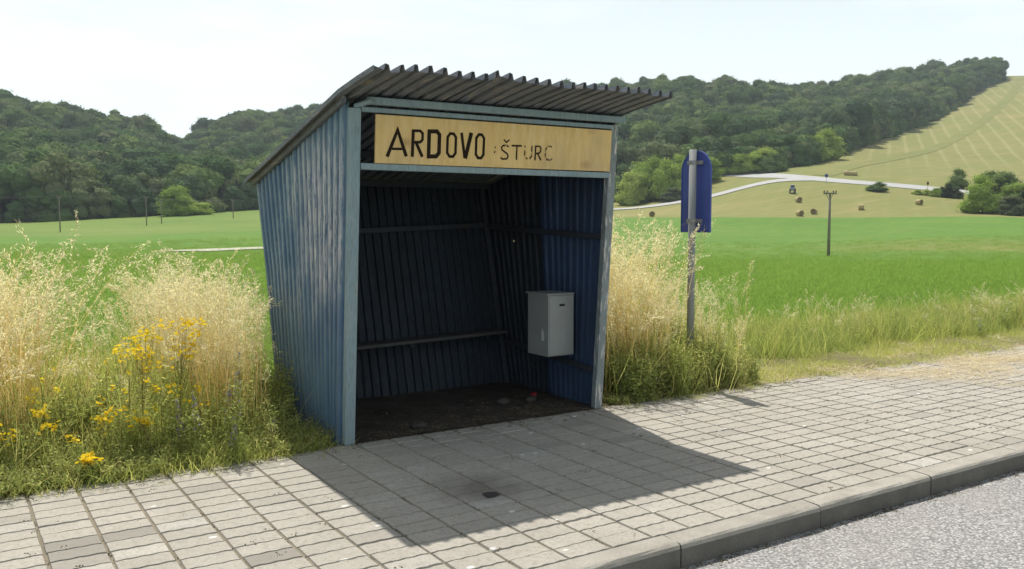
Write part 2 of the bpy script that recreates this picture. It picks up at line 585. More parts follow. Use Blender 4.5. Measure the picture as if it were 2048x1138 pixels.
MAT_FARROAD = M_ground('far_asphalt', [(0.36, 0.36, 0.36), (0.40, 0.40, 0.39), (0.44, 0.43, 0.42), (0.38, 0.38, 0.37)], 0.3, 3.0, 0.1, 0.02)
MAT_CHALK = M_ground('pale_gravel', [(0.42, 0.40, 0.35), (0.48, 0.45, 0.39), (0.52, 0.49, 0.42), (0.45, 0.42, 0.36)], 0.3, 3.0, 0.2, 0.05)
MAT_TRACK = M_ground('wheel_track', [(0.172, 0.188, 0.058), (0.20, 0.205, 0.068), (0.25, 0.225, 0.09), (0.17, 0.188, 0.06)], 0.08, 1.0, 0.2, 0.05)
ribbon('road', [(1330, 308), (1420, 304), (1500, 292), (1570, 272), (1640, 263), (1700, 261), (1800, 260), (1900, 259), (2000, 258), (2150, 258), (2400, 258)], 9.0, MAT_FARROAD, 'pale far road crossing below the hillside')
ribbon('road', [(900, 246), (1100, 243), (1230, 245), (1300, 247), (1365, 249), (1420, 252), (1500, 257), (1560, 262), (1620, 263)], 7.0, MAT_FARROAD, 'pale side road climbing to the far junction', 0.16)
ribbon('path', [(365, 101), (380, 102.5), (420, 105.5), (460, 108), (540, 112), (640, 116), (760, 122)], 5.0, MAT_CHALK, 'white gravel path across the left field', 0.1)
ribbon('path', [(1640, 275), (1700, 310), (1780, 350), (1860, 400), (1920, 460), (1970, 540), (2005, 620), (2025, 720), (2030, 800)], 6.0, MAT_TRACK, 'darker wheel track winding up the mown hill', 0.1)

# ------------------------------------------------------------------ street: roadway, kerb, pavement
KERB_Y = -2.755
n = NT('asphalt')
v = n.coord('World')
agg = n.voronoi(v, 62.0, 'Color')
sep = n.new('ShaderNodeSeparateColor')
n.link(agg, sep.inputs[0])
dist = n.voronoi(v, 62.0)
big = n.noise(v, 1.3, 6, 0.7)
stone = n.ramp(sep.outputs[0], (0.0, (0.25, 0.246, 0.24)), (0.5, (0.37, 0.362, 0.35)), (1.0, (0.56, 0.55, 0.53)))
c = n.mix(n.ramp(dist, (0.35, 0.0), (0.75, 1.0)), stone, (0.17, 0.168, 0.165))
c = n.mix(n.ramp(big, (0.35, 0.0), (0.7, 0.6)), c, (0.33, 0.31, 0.28))
MAT_ASPHALT = n.surf(c, 0.9, n.bump(n.math('SUBTRACT', n.math('ADD', sep.outputs[1], n.noise(v, 30, 3)), dist), 0.9, 0.008), 0, 0.3)

n = NT('kerb_concrete')
v = n.coord('World')
a = n.noise(v, 5, 6, 0.65)
b = n.noise(v, 90, 4, 0.7)
c = n.ramp(a, (0.3, (0.30, 0.27, 0.225)), (0.55, (0.41, 0.38, 0.325)), (0.75, (0.47, 0.435, 0.375)))
c = n.mix(n.ramp(b, (0.35, 0.0), (0.75, 0.6)), c, (0.17, 0.16, 0.14))
c = n.mix(n.math('MULTIPLY', n.rand(), 0.25), c, (0.26, 0.245, 0.22))
MAT_KERB = n.surf(c, 0.92, n.bump(n.math('ADD', a, b), 0.5, 0.006), 0, 0.25)
MAT_KERBFACE = M_ground('kerb_road_grime', [(0.13, 0.12, 0.105), (0.17, 0.16, 0.14), (0.22, 0.205, 0.18), (0.11, 0.105, 0.095)], 4, 70, 0.5, 0.006)  # shade on the kerb's road side, put into a darker concrete colour

def M_paver(name, tint=None):
  n = NT(name)
  v = n.coord('World')
  r = n.math('FRACT', n.math('ADD', n.rand(), n.island()))
  a = n.noise(v, 1.5, 7, 0.68)
  b = n.noise(v, 130, 4, 0.75)
  b2 = n.noise(v, 26, 4, 0.65)
  c = n.ramp(r, (0.0, (0.34, 0.315, 0.275)), (0.02, (0.37, 0.345, 0.30)), (0.04, (0.43, 0.398, 0.34)), (0.5, (0.455, 0.42, 0.36)), (0.96, (0.475, 0.44, 0.38)), (1.0, (0.52, 0.495, 0.445)))
  if tint: c = n.mix(1.0, c, tint, 'MULTIPLY')
  c = n.mix(n.ramp(a, (0.35, 0.0), (0.68, 0.6)), c, (0.31, 0.285, 0.24))
  c = n.mix(n.ramp(b2, (0.47, 0.0), (0.70, 0.55)), c, (0.25, 0.232, 0.20))
  c = n.mix(n.ramp(b, (0.42, 0.0), (0.70, 0.6)), c, (0.20, 0.19, 0.17))
  sp = n.voronoi(n.coord('World', (1, 1.5, 0)), 3.4)
  c = n.mix(n.ramp(n.noise(v, 58, 3, 0.8), (0.56, 0.0), (0.70, 0.7)), c, (0.17, 0.16, 0.145))
  c = n.mix(n.ramp(sp, (0.055, 0.8), (0.085, 0.0)), c, (0.72, 0.71, 0.68))
  st = n.new('ShaderNodeVectorMath', operation='DISTANCE')
  n.link(n.new('ShaderNodeNewGeometry').outputs['Position'], st.inputs[0])
  st.inputs[1].default_value = (0.22, -1.42, 0)
  stain = n.math('ADD', st.outputs['Value'], n.math('MULTIPLY', n.noise(v, 6, 4), 0.5))
  c = n.mix(n.ramp(stain, (0.30, 0.6), (0.62, 0.0)), c, (0.10, 0.085, 0.065))
  return n.surf(c, 0.93, n.bump(n.math('ADD', b, b2), 0.6, 0.004), 0, 0.25)


MAT_PAVER = M_paver('paver_concrete')
MAT_PAVER_DARK = M_paver('paver_basalt_chip', (0.60, 0.60, 0.61))
MAT_PAVER_PALE = M_paver('paver_pale', (1.18, 1.19, 1.21))

MAT_BED = M_ground('joint_sand', [(0.17, 0.145, 0.105), (0.25, 0.215, 0.165), (0.33, 0.285, 0.22), (0.17, 0.155, 0.105)], 1.2, 40, 0.8, 0.01)

mb = MB()
mb.add([(-160, KERB_Y, -0.131), (220, KERB_Y, -0.131), (220, -10.5, -0.10), (-160, -10.5, -0.10)], [(0, 3, 2, 1)])
tag(mb.build('roadway', MAT_ASPHALT), 'grey worn asphalt carriageway along the kerb', None, None, 'structure')
mb = MB()
mb.add([(-160, -10.5, -0.09), (220, -10.5, -0.09), (220, -40, -0.4), (-160, -40, -0.4)], [(0, 3, 2, 1)])
tag(mb.build('verge', MAT_MEADOW), 'grass verge across the road', None, None, 'structure')

pav = link('pavement', make_mesh('pavement', [(-160, 0.06, -0.009), (220, 0.06, -0.009), (220, KERB_Y + 0.13, -0.009), (-160, KERB_Y + 0.13, -0.009)], [(0, 3, 2, 1)], [MAT_BED]))
tag(pav, 'pavement of wavy grey concrete blocks', None, None, 'structure')

TW, TH, NTR = 0.2645, 0.1452, 18
TILE_X0 = -2.115 - 8 * TW


def tile_mesh(seed):
    rg = random.Random(seed)
    L, Hh = TW - 0.008, TH - 0.0038
    k = 6
    wav = [0.0040 * (1 if i % 2 else -1) for i in range(k + 1)]
    out = [(-L / 2 + L * i / k, -Hh / 2 + wav[i]) for i in range(k + 1)] + [(L / 2 - L * i / k, Hh / 2 + wav[k - i]) for i in range(k + 1)]
    out = [(x + rg.uniform(-.0012, .0012), y + rg.uniform(-.0012, .0012)) for x, y in out]
    N = len(out)
    ins = [(x * (1 - 0.012 / L), y * (1 - 0.013 / Hh)) for x, y in out]
    vs_ = [(x, y, 0) for x, y in ins] + [(x, y, -0.016) for x, y in out]
    fs_ = [tuple(range(N))] + [(N + i, N + (i + 1) % N, (i + 1) % N, i) for i in range(N)]
    return vs_, fs_


TVAR = [tile_mesh(s) for s in range(5)]
TMESH = [make_mesh('paving_block', a, b, [MAT_PAVER]) for a, b in TVAR]
tiles = []
for ci in range(60):
    coff = random.uniform(-0.012, 0.012)
    for ri in range(NTR):
        x = TILE_X0 + (ci + 0.5) * TW
        y = -0.004 - (ri + 0.5) * TH + (coff if 0 < ri < NTR - 1 else 0)
        u_, v_, d_ = project((x, y, 0))
        seen = -30 < u_ < 2080 and v_ < 1165
        tiles.append((0 if seen else 1, d_, x, y, random.randrange(5), random.uniform(-.0018, .0012), random.uniform(-.006, .006), random.uniform(-.010, .010), random.uniform(-.006, .006)))
tiles.sort()
rest = MB()
for i, (seen, d_, x, y, var, dz, rx, ry, rz) in enumerate(tiles):
    if i < 300:
        o = link('paving_block', TMESH[var], pav, (x + random.uniform(-.002, .002), y + random.uniform(-.0012, .0012), dz * 1.3))
        o.rotation_euler = (rx * 0.7, ry * 0.7, rz)
        for m_, spots in ((MAT_PAVER_DARK, ((-1.98, -1.06), (-1.98, -1.21), (-1.72, -1.15), (-1.19, -1.83))), (MAT_PAVER_PALE, ((-1.72, -1.46), (-1.98, -1.50), (-1.45, -2.0)))):
            if any(abs(x - a) < TW / 2 and abs(y - b) < TH / 2 for a, b in spots):
                o.material_slots[0].link = 'OBJECT'
                o.material_slots[0].material = m_
    else:
        Mx = Matrix.Translation((x, y, dz)) @ Matrix.Rotation(rz, 4, 'Z') @ Matrix.Rotation(rx * .7, 4, 'X') @ Matrix.Rotation(ry * .7, 4, 'Y')
        rest.add([Mx @ Vector(p) for p in TVAR[var][0]], TVAR[var][1])
o = rest.build('paving_blocks_beyond', MAT_PAVER, pav)
o['kind'] = 'stuff'

kerb = tag(link('kerb', make_mesh('kerb', [(-160, KERB_Y + 0.02, -0.14), (220, KERB_Y + 0.02, -0.14), (220, KERB_Y + 0.12, -0.02), (-160, KERB_Y + 0.12, -0.02)], [(0, 1, 2, 3)], [MAT_KERB])), 'concrete kerb along the road edge', None, None, 'structure')
KL = 1.09


def kerb_mesh(seed):
    rg = random.Random(seed)
    prof = [(0.0, -0.19), (0.0, -0.03), (0.006, -0.012), (0.018, -0.003), (0.034, 0.0), (0.132, 0.001), (0.135, -0.02)]
    ns = 8
    vs_, fs_ = [], []
    for i in range(ns + 1):
        x = 0.005 + (KL - 0.010) * i / ns
        for j, (a, b) in enumerate(prof):
            e = rg.uniform(-.003, .0015) if 1 <= j <= 4 else 0
            vs_.append((x, a - e, b + e))
    m_ = len(prof)
    for i in range(ns):
        for j in range(m_ - 1):
            fs_.append((i * m_ + j, (i + 1) * m_ + j, (i + 1) * m_ + j + 1, i * m_ + j + 1))
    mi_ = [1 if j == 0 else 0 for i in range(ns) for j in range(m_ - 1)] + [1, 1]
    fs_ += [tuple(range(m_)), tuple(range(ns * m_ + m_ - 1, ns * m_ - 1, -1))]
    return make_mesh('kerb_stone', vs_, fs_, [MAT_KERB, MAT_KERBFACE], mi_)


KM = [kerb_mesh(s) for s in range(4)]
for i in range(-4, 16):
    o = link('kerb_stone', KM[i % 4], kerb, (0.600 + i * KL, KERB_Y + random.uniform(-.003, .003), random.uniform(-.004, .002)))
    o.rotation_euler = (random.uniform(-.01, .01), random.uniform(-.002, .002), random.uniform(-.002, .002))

# verge behind the pavement, a soil sheet that meets the crop
vs_, fs_ = [], []
gx, gy = np.arange(-14, 26.01, 0.25), np.arange(0.03, 4.6, 0.12)
for x in gx:
    for y in gy:
        z = -0.012 - 0.045 * max(0, y - 0.2) - 0.05 * max(0, y - 2.4) + 0.02 * math.sin(x * 2.1 + y) + 0.015 * math.sin(x * 5.3 - y * 3.7)
        if y < 0.15: z = min(z, -0.01)
        if -0.12 < x < 2.34 and y < 1.9: z = -0.03
        vs_.append((x, y, z))
ny = len(gy)
for i in range(len(gx) - 1):
    for j in range(ny - 1):
        fs_.append((i * ny + j, (i + 1) * ny + j, (i + 1) * ny + j + 1, i * ny + j + 1))
tag(link('verge', make_mesh('verge', np.array(vs_), np.array(fs_), [MAT_SOIL], None, True)), 'earth verge behind the pavement', None, None, 'structure')


def verge_z(x, y):
    if y < 0: return 0.0
    return -0.012 - 0.045 * max(0, y - 0.2) - 0.05 * max(0, y - 2.4)

# ------------------------------------------------------------------ bus shelter
W = 2.22
LEAN, RD, RL = 0.0794, 1.46, 0.251


def front_y(z): return -LEAN * z
def rear_y(z): return RD + RL * z


ROOF = [(2.06, 2.005), (0.9, 2.275), (-0.2, 2.53), (-0.52, 2.575), (-0.80, 2.607)]


def roof_z(y): return float(np.interp(-y, [-a for a, b in ROOF], [b for a, b in ROOF]))


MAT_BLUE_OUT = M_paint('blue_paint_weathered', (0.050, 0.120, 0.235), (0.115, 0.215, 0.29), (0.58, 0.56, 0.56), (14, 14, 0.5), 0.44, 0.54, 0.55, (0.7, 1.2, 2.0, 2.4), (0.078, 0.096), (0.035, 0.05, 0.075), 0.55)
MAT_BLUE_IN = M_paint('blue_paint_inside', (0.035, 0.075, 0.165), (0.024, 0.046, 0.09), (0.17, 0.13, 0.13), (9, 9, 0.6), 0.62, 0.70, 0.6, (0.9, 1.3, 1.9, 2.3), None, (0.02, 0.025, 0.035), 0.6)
MAT_REAR = M_paint('shaded_rear_sheet', (0.022, 0.033, 0.048), (0.016, 0.021, 0.029), (0.07, 0.06, 0.055), (9, 9, 0.6), 0.62, 0.70, 0.65, (0.9, 1.3, 1.9, 2.3), None, (0.015, 0.016, 0.018), 0.6)  # shade deep inside the shelter, put into a darker sheet colour
MAT_FRAME = M_paint('grey_blue_frame_paint', (0.27, 0.35, 0.375), (0.21, 0.295, 0.335), (0.34, 0.31, 0.28), (9, 9, 1.2), 0.62, 0.70, 0.55, None, None, (0.10, 0.10, 0.085), 0.45)
MAT_FRAME_OLD = M_paint('chipped_frame_paint', (0.25, 0.30, 0.31), (0.18, 0.225, 0.235), (0.55, 0.52, 0.49), (11, 11, 1.5), 0.56, 0.62, 0.6, None, None, (0.13, 0.07, 0.05), 0.6)
MAT_RAIL = M_paint('dark_rail_paint', (0.03, 0.04, 0.06), (0.03, 0.035, 0.045), (0.07, 0.05, 0.04), (1.5, 9, 9), 0.60, 0.68, 0.6)
MAT_ROOF = M_paint('weathered_roof_sheet', (0.185, 0.205, 0.23), (0.13, 0.155, 0.19), (0.30, 0.27, 0.24), (9, 1.2, 9), 0.56, 0.66, 0.55, None, None, (0.10, 0.075, 0.06), 0.75)
MAT_BENCH = M_paint('bench_board', (0.08, 0.075, 0.07), (0.06, 0.06, 0.065), (0.11, 0.09, 0.07), (1.0, 12, 12), 0.55, 0.7, 0.7)

shelter = tag(empty('bus_shelter', (0, 0, 0)), 'weathered blue corrugated metal bus shelter with open front on the pavement', 'bus shelter')


def corrugated(name, place, s0, s1, ribs, depth, mat, top_cut=None, levels=10, dent=0.004, seed=0, holes=(), prof=((0.0, 0), (0.42, 0), (0.52, 1), (0.90, 1)), thick=0.0025):
    """place(s, t, out) gives the point at fraction s across, t up, pushed out by out metres"""
    rg = np.random.default_rng(seed)
    ss, oo = [], []
    for k in range(ribs):
        for a, b in prof:
            ss.append(s0 + (s1 - s0) * (k + a) / ribs)
            oo.append(b * depth)
    ss.append(s1)
    oo.append(0)
    tt = list(np.linspace(0, 1, levels + 1))
    for hs, ht in holes:
        tt += [ht - 0.006, ht + 0.006]
    tt = sorted(tt)
    ns, nt_ = len(ss), len(tt)
    d = rg.normal(0, 1, (ns // 4 + 3, nt_ // 2 + 3))
    vs_ = []
    for i, (s, o) in enumerate(zip(ss, oo)):
        for j, t in enumerate(tt):
            a, b = i / 4, j / 2
            ia, ib = int(a), int(b)
            fa, fb = a - ia, b - ib
            dd = (d[ia, ib] * (1 - fa) + d[ia + 1, ib] * fa) * (1 - fb) + (d[ia, ib + 1] * (1 - fa) + d[ia + 1, ib + 1] * fa) * fb
            vs_.append(place(s, t, o + dd * dent))
    skip = set()
    for hs, ht in holes:
        i = int(np.argmin([abs(x - hs) for x in ss]))
        j = int(np.argmin([abs(x - (ht - 0.006)) for x in tt]))
        skip.add((min(i, ns - 2), j))
    fs_ = [(i * nt_ + j, (i + 1) * nt_ + j, (i + 1) * nt_ + j + 1, i * nt_ + j + 1) for i in range(ns - 1) for j in range(nt_ - 1) if (i, j) not in skip]
    o = link(name, make_mesh(name, vs_, fs_, [mat]), shelter)
    md = o.modifiers.new('sheet_thickness', 'SOLIDIFY')
    md.thickness, md.offset = thick, 0
    return o


def side_place(x0, sgn):
    def f(s, t, out):
        yb = 0.055 + (RD - 0.055) * s
        k = -LEAN + (RL + LEAN) * s
        yt = yb + k * 2.2
        zt = (2.53 - 0.234 * (yb + 0.2) - 0.062) / (1 + 0.234 * k)
        z = -0.05 + (zt + 0.05) * t
        return (x0 + sgn * out, yb + k * z, z)
    return f


def rear_place(s, t, out):
    z = -0.05 + (roof_z(2.0) + 0.005) * t
    return (-0.06 + (W + 0.10) * s, rear_y(z) + out, z)


corrugated('wall_sheet', side_place(-0.072, -1), 0.0, 0.52, 10, 0.028, MAT_BLUE_OUT, seed=1)
corrugated('wall_sheet', side_place(-0.069, -1), 0.50, 1.0, 9, 0.028, MAT_BLUE_OUT, seed=2)
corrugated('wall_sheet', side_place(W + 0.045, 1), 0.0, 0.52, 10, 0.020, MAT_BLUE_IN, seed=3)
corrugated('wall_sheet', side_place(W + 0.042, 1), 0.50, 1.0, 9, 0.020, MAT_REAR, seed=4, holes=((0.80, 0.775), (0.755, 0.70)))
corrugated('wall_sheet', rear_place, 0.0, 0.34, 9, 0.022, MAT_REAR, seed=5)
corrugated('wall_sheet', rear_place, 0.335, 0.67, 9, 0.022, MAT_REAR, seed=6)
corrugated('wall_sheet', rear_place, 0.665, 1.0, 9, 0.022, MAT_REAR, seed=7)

# roof: three overlapping sheets of narrow-ribbed steel, the front edge a little bent
rg = np.random.default_rng(3)
RX0, RX1 = -0.175, 2.335
edge_bend = rg.normal(0, 0.009, 40)
edge_bend[:5] = [0.016, -0.020, -0.012, 0.010, 0.006]


def roof_place(shift):
    yy = np.array([a for a, b in ROOF])

    def f(s, t, out):
        x = RX0 + (RX1 - RX0) * s
        y = yy[0] + (yy[-1] - yy[0]) * t
        z = roof_z(y) + shift + out
        if t > 0.8:
            k = s * 24
            e = np.interp(k, range(40), edge_bend)
            z += e * (t - 0.8) / 0.2
            y += 0.6 * e * (t - 0.8) / 0.2
        return (x, y, z)
    return f


RPROF = ((0.0, 0), (0.60, 0), (0.70, 1), (0.90, 1))
for i in range(3):
    s0, s1 = i / 3 - (0.004 if i else 0), (i + 1) / 3
    corrugated('roof_sheet', roof_place(-0.03 + 0.003 * i), s0, s1, 8, 0.044, MAT_ROOF, seed=20 + i, dent=0.003, levels=12, prof=RPROF, thick=0.003)

mb = MB()
for (ya, za), (yb, zb) in zip(ROOF[:-1], ROOF[1:]):
    mb.beam((RX0 - 0.006, ya, za - 0.032), (RX0 - 0.006, yb - 0.004, zb - 0.032), 0.006, 0.036, bev=0.002)
mb.build('edge_flashing', MAT_ROOF, shelter)
# frame
PW = 0.078
mb = MB(); mb.beam((-PW / 2 - 0.002, 0.03, 0.0), (-PW / 2 - 0.002, front_y(2.405) + 0.03, 2.405), PW, 0.06, (0, -1, 0)); mb.build('post', MAT_FRAME, shelter)
mb = MB(); mb.beam((W + PW / 2 + 0.002, 0.03, 0.0), (W + PW / 2 + 0.002, front_y(2.42) + 0.03, 2.42), PW, 0.06, (0, -1, 0)); mb.build('post', MAT_FRAME_OLD, shelter)['label'] = 'right front post with chipped peeling paint'
for x in (-0.03, W + 0.0):
    mb = MB(); mb.beam((x, rear_y(0) - 0.035, 0), (x, rear_y(1.93) - 0.035, 1.93), 0.05, 0.05, (0, -1, 0)); mb.build('post', MAT_RAIL, shelter)


def fpt(x, z, dy=0.0): return (x, front_y(z) + dy, z)


mb = MB(); mb.beam(fpt(0.0, 2.006, 0.012), fpt(W, 2.006, 0.012), 0.05, 0.046); mb.build('lintel', MAT_FRAME, shelter)
mb = MB(); mb.beam(fpt(0.0, 2.398, 0.012), fpt(W, 2.402, 0.012), 0.045, 0.034); mb.build('header_rail', MAT_FRAME, shelter)
mb = MB(); mb.beam((0.03, front_y(2.45) - 0.03, 2.455), (W + 0.10, front_y(2.45) - 0.03, 2.462), 0.06, 0.05); mb.build('roof_beam', MAT_FRAME, shelter)
mb = MB(); mb.beam((-0.10, 1.0, roof_z(1.0) - 0.067), (W + 0.10, 1.0, roof_z(1.0) - 0.067), 0.05, 0.06); mb.build('roof_beam', MAT_RAIL, shelter)
mb = MB(); mb.beam((-0.10, 1.86, roof_z(1.86) - 0.067), (W + 0.10, 1.86, roof_z(1.86) - 0.067), 0.05, 0.06); mb.build('roof_beam', MAT_RAIL, shelter)
for x in (-0.118, W + 0.093):
    mb = MB()
    mb.beam((x, 2.0, roof_z(2.0) - 0.058), (x, -0.16, roof_z(-0.16) - 0.058), 0.035, 0.045)
    mb.build('side_beam', MAT_ROOF, shelter)
mb = MB(); mb.tube([(-0.035, -0.16, 2.418), (0.045, -0.275, 2.452)], 0.020, 8); mb.build('pipe_stub', MAT_FRAME, shelter)
# inner rails and bench
mb = MB(); mb.beam((-0.03, rear_y(1.50) - 0.03, 1.50), (W + 0.01, rear_y(1.585) - 0.03, 1.585), 0.035, 0.05); mb.build('rail', MAT_RAIL, shelter)
mb = MB(); mb.beam((W + 0.02, rear_y(1.57) - 0.05, 1.57), (W + 0.02, front_y(1.49) + 0.07, 1.49), 0.035, 0.05); mb.build('rail', MAT_RAIL, shelter)
mb = MB(); mb.beam((W + 0.02, rear_y(0.4) - 0.05, 0.43), (W + 0.02, front_y(0.33) + 0.07, 0.33), 0.035, 0.05); mb.build('rail', MAT_RAIL, shelter)
mb = MB(); mb.beam((-0.045, rear_y(0.5) - 0.06, 0.5), (-0.045, front_y(0.5) + 0.07, 0.5), 0.035, 0.05); mb.build('rail', MAT_RAIL, shelter)
bench = MB()
bench.beam((-0.02, 1.36, 0.488), (W - 0.02, 1.47, 0.528), 0.19, 0.032, bev=0.006)
bench_o = bench.build('bench_seat', MAT_BENCH, shelter)
for x in (0.25, 1.15, 2.0):
    mb = MB(); mb.beam((x, rear_y(0.45) - 0.02, 0.465 + x * 0.018), (x, 1.32 + x * .05, 0.450 + x * 0.018), 0.04, 0.03); mb.build('bench_bracket', MAT_RAIL, bench_o)

n = NT('trodden_dirt_floor')
v = n.coord('World')
a = n.noise(v, 4, 6, 0.65)
b = n.noise(v, 60, 5, 0.7)
c = n.ramp(a, (0.3, (0.045, 0.035, 0.03)), (0.6, (0.085, 0.07, 0.06)), (0.8, (0.15, 0.135, 0.12)))
c = n.mix(n.ramp(b, (0.4, 0.0), (0.7, 0.6)), c, (0.05, 0.035, 0.03))
MAT_DIRT = n.surf(c, 0.95, n.bump(n.math('ADD', a, b), 0.8, 0.02), 0, 0.15)
vs_, fs_ = [], []
for i in range(25):
    for j in range(17):
        x, y = -0.05 + (W + 0.1) * i / 24, 0.012 + (RD + 0.03) * j / 16
        vs_.append((x, y, 0.003 + 0.010 * random.random() * min(1, j / 3)))
for i in range(24):
    for j in range(16):
        fs_.append((i * 17 + j, (i + 1) * 17 + j, (i + 1) * 17 + j + 1, i * 17 + j + 1))
link('floor', make_mesh('floor', vs_, fs_, [MAT_DIRT], None, True), shelter)

# name board with hand-painted lettering
n = NT('plywood')
v = n.coord('Object', (7, 7, 0.8))
a = n.noise(v, 3.0, 6, 0.6, 0.6)
b = n.noise(n.coord('Object', (40, 40, 2.0)), 4.0, 4)
c = n.ramp(a, (0.28, (0.68, 0.45, 0.16)), (0.5, (0.76, 0.53, 0.22)), (0.72, (0.80, 0.60, 0.29)))
c = n.mix(n.ramp(b, (0.45, 0.0), (0.7, 0.25)), c, (0.40, 0.25, 0.10))
kn = n.voronoi(n.coord('Object', (1.1, 1, 1.8)), 1.5)
c = n.mix(n.ramp(kn, (0.03, 0.6), (0.12, 0.0)), c, (0.36, 0.17, 0.06))
c = n.mix(n.ramp(n.noise(n.coord('Object'), 1.4, 4), (0.48, 0.0), (0.66, 0.45)), c, (0.42, 0.32, 0.19))
MAT_PLY = n.surf(c, 0.6, n.bump(b, 0.2, 0.003), 0, 0.35)


def M_letter(name, col, thr):
    n = NT(name)
    f = n.noise(n.coord('Object'), 38, 5, 0.65)
    d = n.new('ShaderNodeBsdfDiffuse'); d.inputs['Color'].default_value = (*col, 1)
    t = n.new('ShaderNodeBsdfTransparent')
    m = n.new('ShaderNodeMixShader')
    n.link(n.ramp(f, (thr - 0.05, 0.0), (thr + 0.05, 1.0)), m.inputs[0])
    n.link(t.outputs[0], m.inputs[1]); n.link(d.outputs[0], m.inputs[2])
    n.link(m.outputs[0], n.out.inputs['Surface'])
    return n.m


MAT_INK = M_letter('brown_black_paint', (0.030, 0.022, 0.016), 0.22)
MAT_INK2 = M_letter('worn_brown_paint', (0.045, 0.032, 0.022), 0.36)
MAT_INK3 = M_letter('faded_brown_paint', (0.10, 0.065, 0.04), 0.46)

mb = MB()
mb.beam((0.10, front_y(2.202) - 0.012, 2.200), (W - 0.004, front_y(2.202) - 0.012, 2.205), 0.016, 0.338, (0, 0, 1), 0.003)
# lean the board with the frame
for i, (x, y, z) in enumerate(mb.v):
    mb.v[i] = (x, y - LEAN * (z - 2.202), z)
board = mb.build('name_board', MAT_PLY, shelter)
board['label'] = 'varnished plywood name board with dark hand-painted letters'


def stroke(mb, pts, w, closed=False, lift=0.0):
    P = [Vector((x, z)) for x, z in pts]
    N = len(P)
    Lr, Rr = [], []
    for i, p in enumerate(P):
        a = P[i - 1] if (i > 0 or closed) else None
        b = P[(i + 1) % N] if (i < N - 1 or closed) else None
        d1 = (p - a).normalized() if a is not None else None
        d2 = (b - p).normalized() if b is not None else None
        if d1 is None: d1 = d2
        if d2 is None: d2 = d1
        nn = Vector((-d1.y - d2.y, d1.x + d2.x)).normalized()
        m = nn.dot(Vector((-d1.y, d1.x)))
        off = nn * (w / 2 / max(m, 0.45))
        Lr.append(p + off); Rr.append(p - off)
    yf = lambda z: front_y(z) - 0.012 - 0.008 - 0.0015 - lift
    vs_ = [(q.x, yf(q.y), q.y) for q in Lr] + [(q.x, yf(q.y), q.y) for q in Rr]
    K = N if closed else N - 1
    fs_ = [(i, (i + 1) % N, N + (i + 1) % N, N + i) for i in range(K)]
    mb.add(vs_, fs_)


def ring(x0, x1, z0, z1, c):
    return [(x0 + c, z1), (x1 - c, z1), (x1, z1 - c * 1.3), (x1, z0 + c * 1.3), (x1 - c, z0), (x0 + c, z0), (x0, z0 + c * 1.3), (x0, z1 - c * 1.3)]


def letter(mat, *strokes):
    mb = MB()
    for k, s in enumerate(strokes):
        stroke(mb, s[0], s[1], len(s) > 2 and s[2], 0.0005 * k)
    return mb.build('letter', mat, board)


letter(MAT_INK, ([(0.190, 2.078), (0.267, 2.268), (0.340, 2.086)], 0.027), ([(0.226, 2.135), (0.306, 2.137)], 0.018))
letter(MAT_INK, ([(0.388, 2.085), (0.390, 2.278)], 0.025), ([(0.384, 2.270), (0.445, 2.272), (0.466, 2.255), (0.466, 2.210), (0.448, 2.192), (0.392, 2.188)], 0.020), ([(0.415, 2.187), (0.468, 2.088)], 0.024))
letter(MAT_INK, ([(0.519, 2.272), (0.582, 2.276), (0.604, 2.252), (0.604, 2.122), (0.582, 2.096), (0.519, 2.093)], 0.030, True))
letter(MAT_INK, (ring(0.672, 0.742, 2.100, 2.266, 0.020), 0.021, True))
letter(MAT_INK, ([(0.788, 2.278), (0.822, 2.092)], 0.023), ([(0.826, 2.090), (0.872, 2.282)], 0.032))
letter(MAT_INK, (ring(0.917, 0.984, 2.098, 2.272, 0.020), 0.021, True))
letter(MAT_INK2, ([(1.084, 2.190), (1.086, 2.178)], 0.010), ([(1.085, 2.156), (1.080, 2.140)], 0.010))
letter(MAT_INK2, ([(1.206, 2.192), (1.192, 2.203), (1.158, 2.201), (1.143, 2.188), (1.147, 2.168), (1.196, 2.140), (1.206, 2.122), (1.194, 2.102), (1.154, 2.098), (1.138, 2.110)], 0.013),
       ([(1.160, 2.246), (1.186, 2.226), (1.212, 2.248)], 0.011))
letter(MAT_INK2, ([(1.234, 2.203), (1.328, 2.206)], 0.014), ([(1.282, 2.200), (1.283, 2.097)], 0.014))
letter(MAT_INK3, ([(1.358, 2.209), (1.358, 2.128), (1.372, 2.112), (1.408, 2.113), (1.422, 2.130), (1.424, 2.212)], 0.014))
letter(MAT_INK2, ([(1.458, 2.100), (1.458, 2.213)], 0.014), ([(1.452, 2.209), (1.496, 2.210), (1.508, 2.198), (1.508, 2.172), (1.494, 2.157), (1.460, 2.154)], 0.012), ([(1.478, 2.154), (1.515, 2.102)], 0.014))
letter(MAT_INK3, ([(1.618, 2.206), (1.600, 2.215), (1.576, 2.212), (1.556, 2.190), (1.553, 2.132), (1.572, 2.109), (1.606, 2.107), (1.622, 2.118)], 0.013))

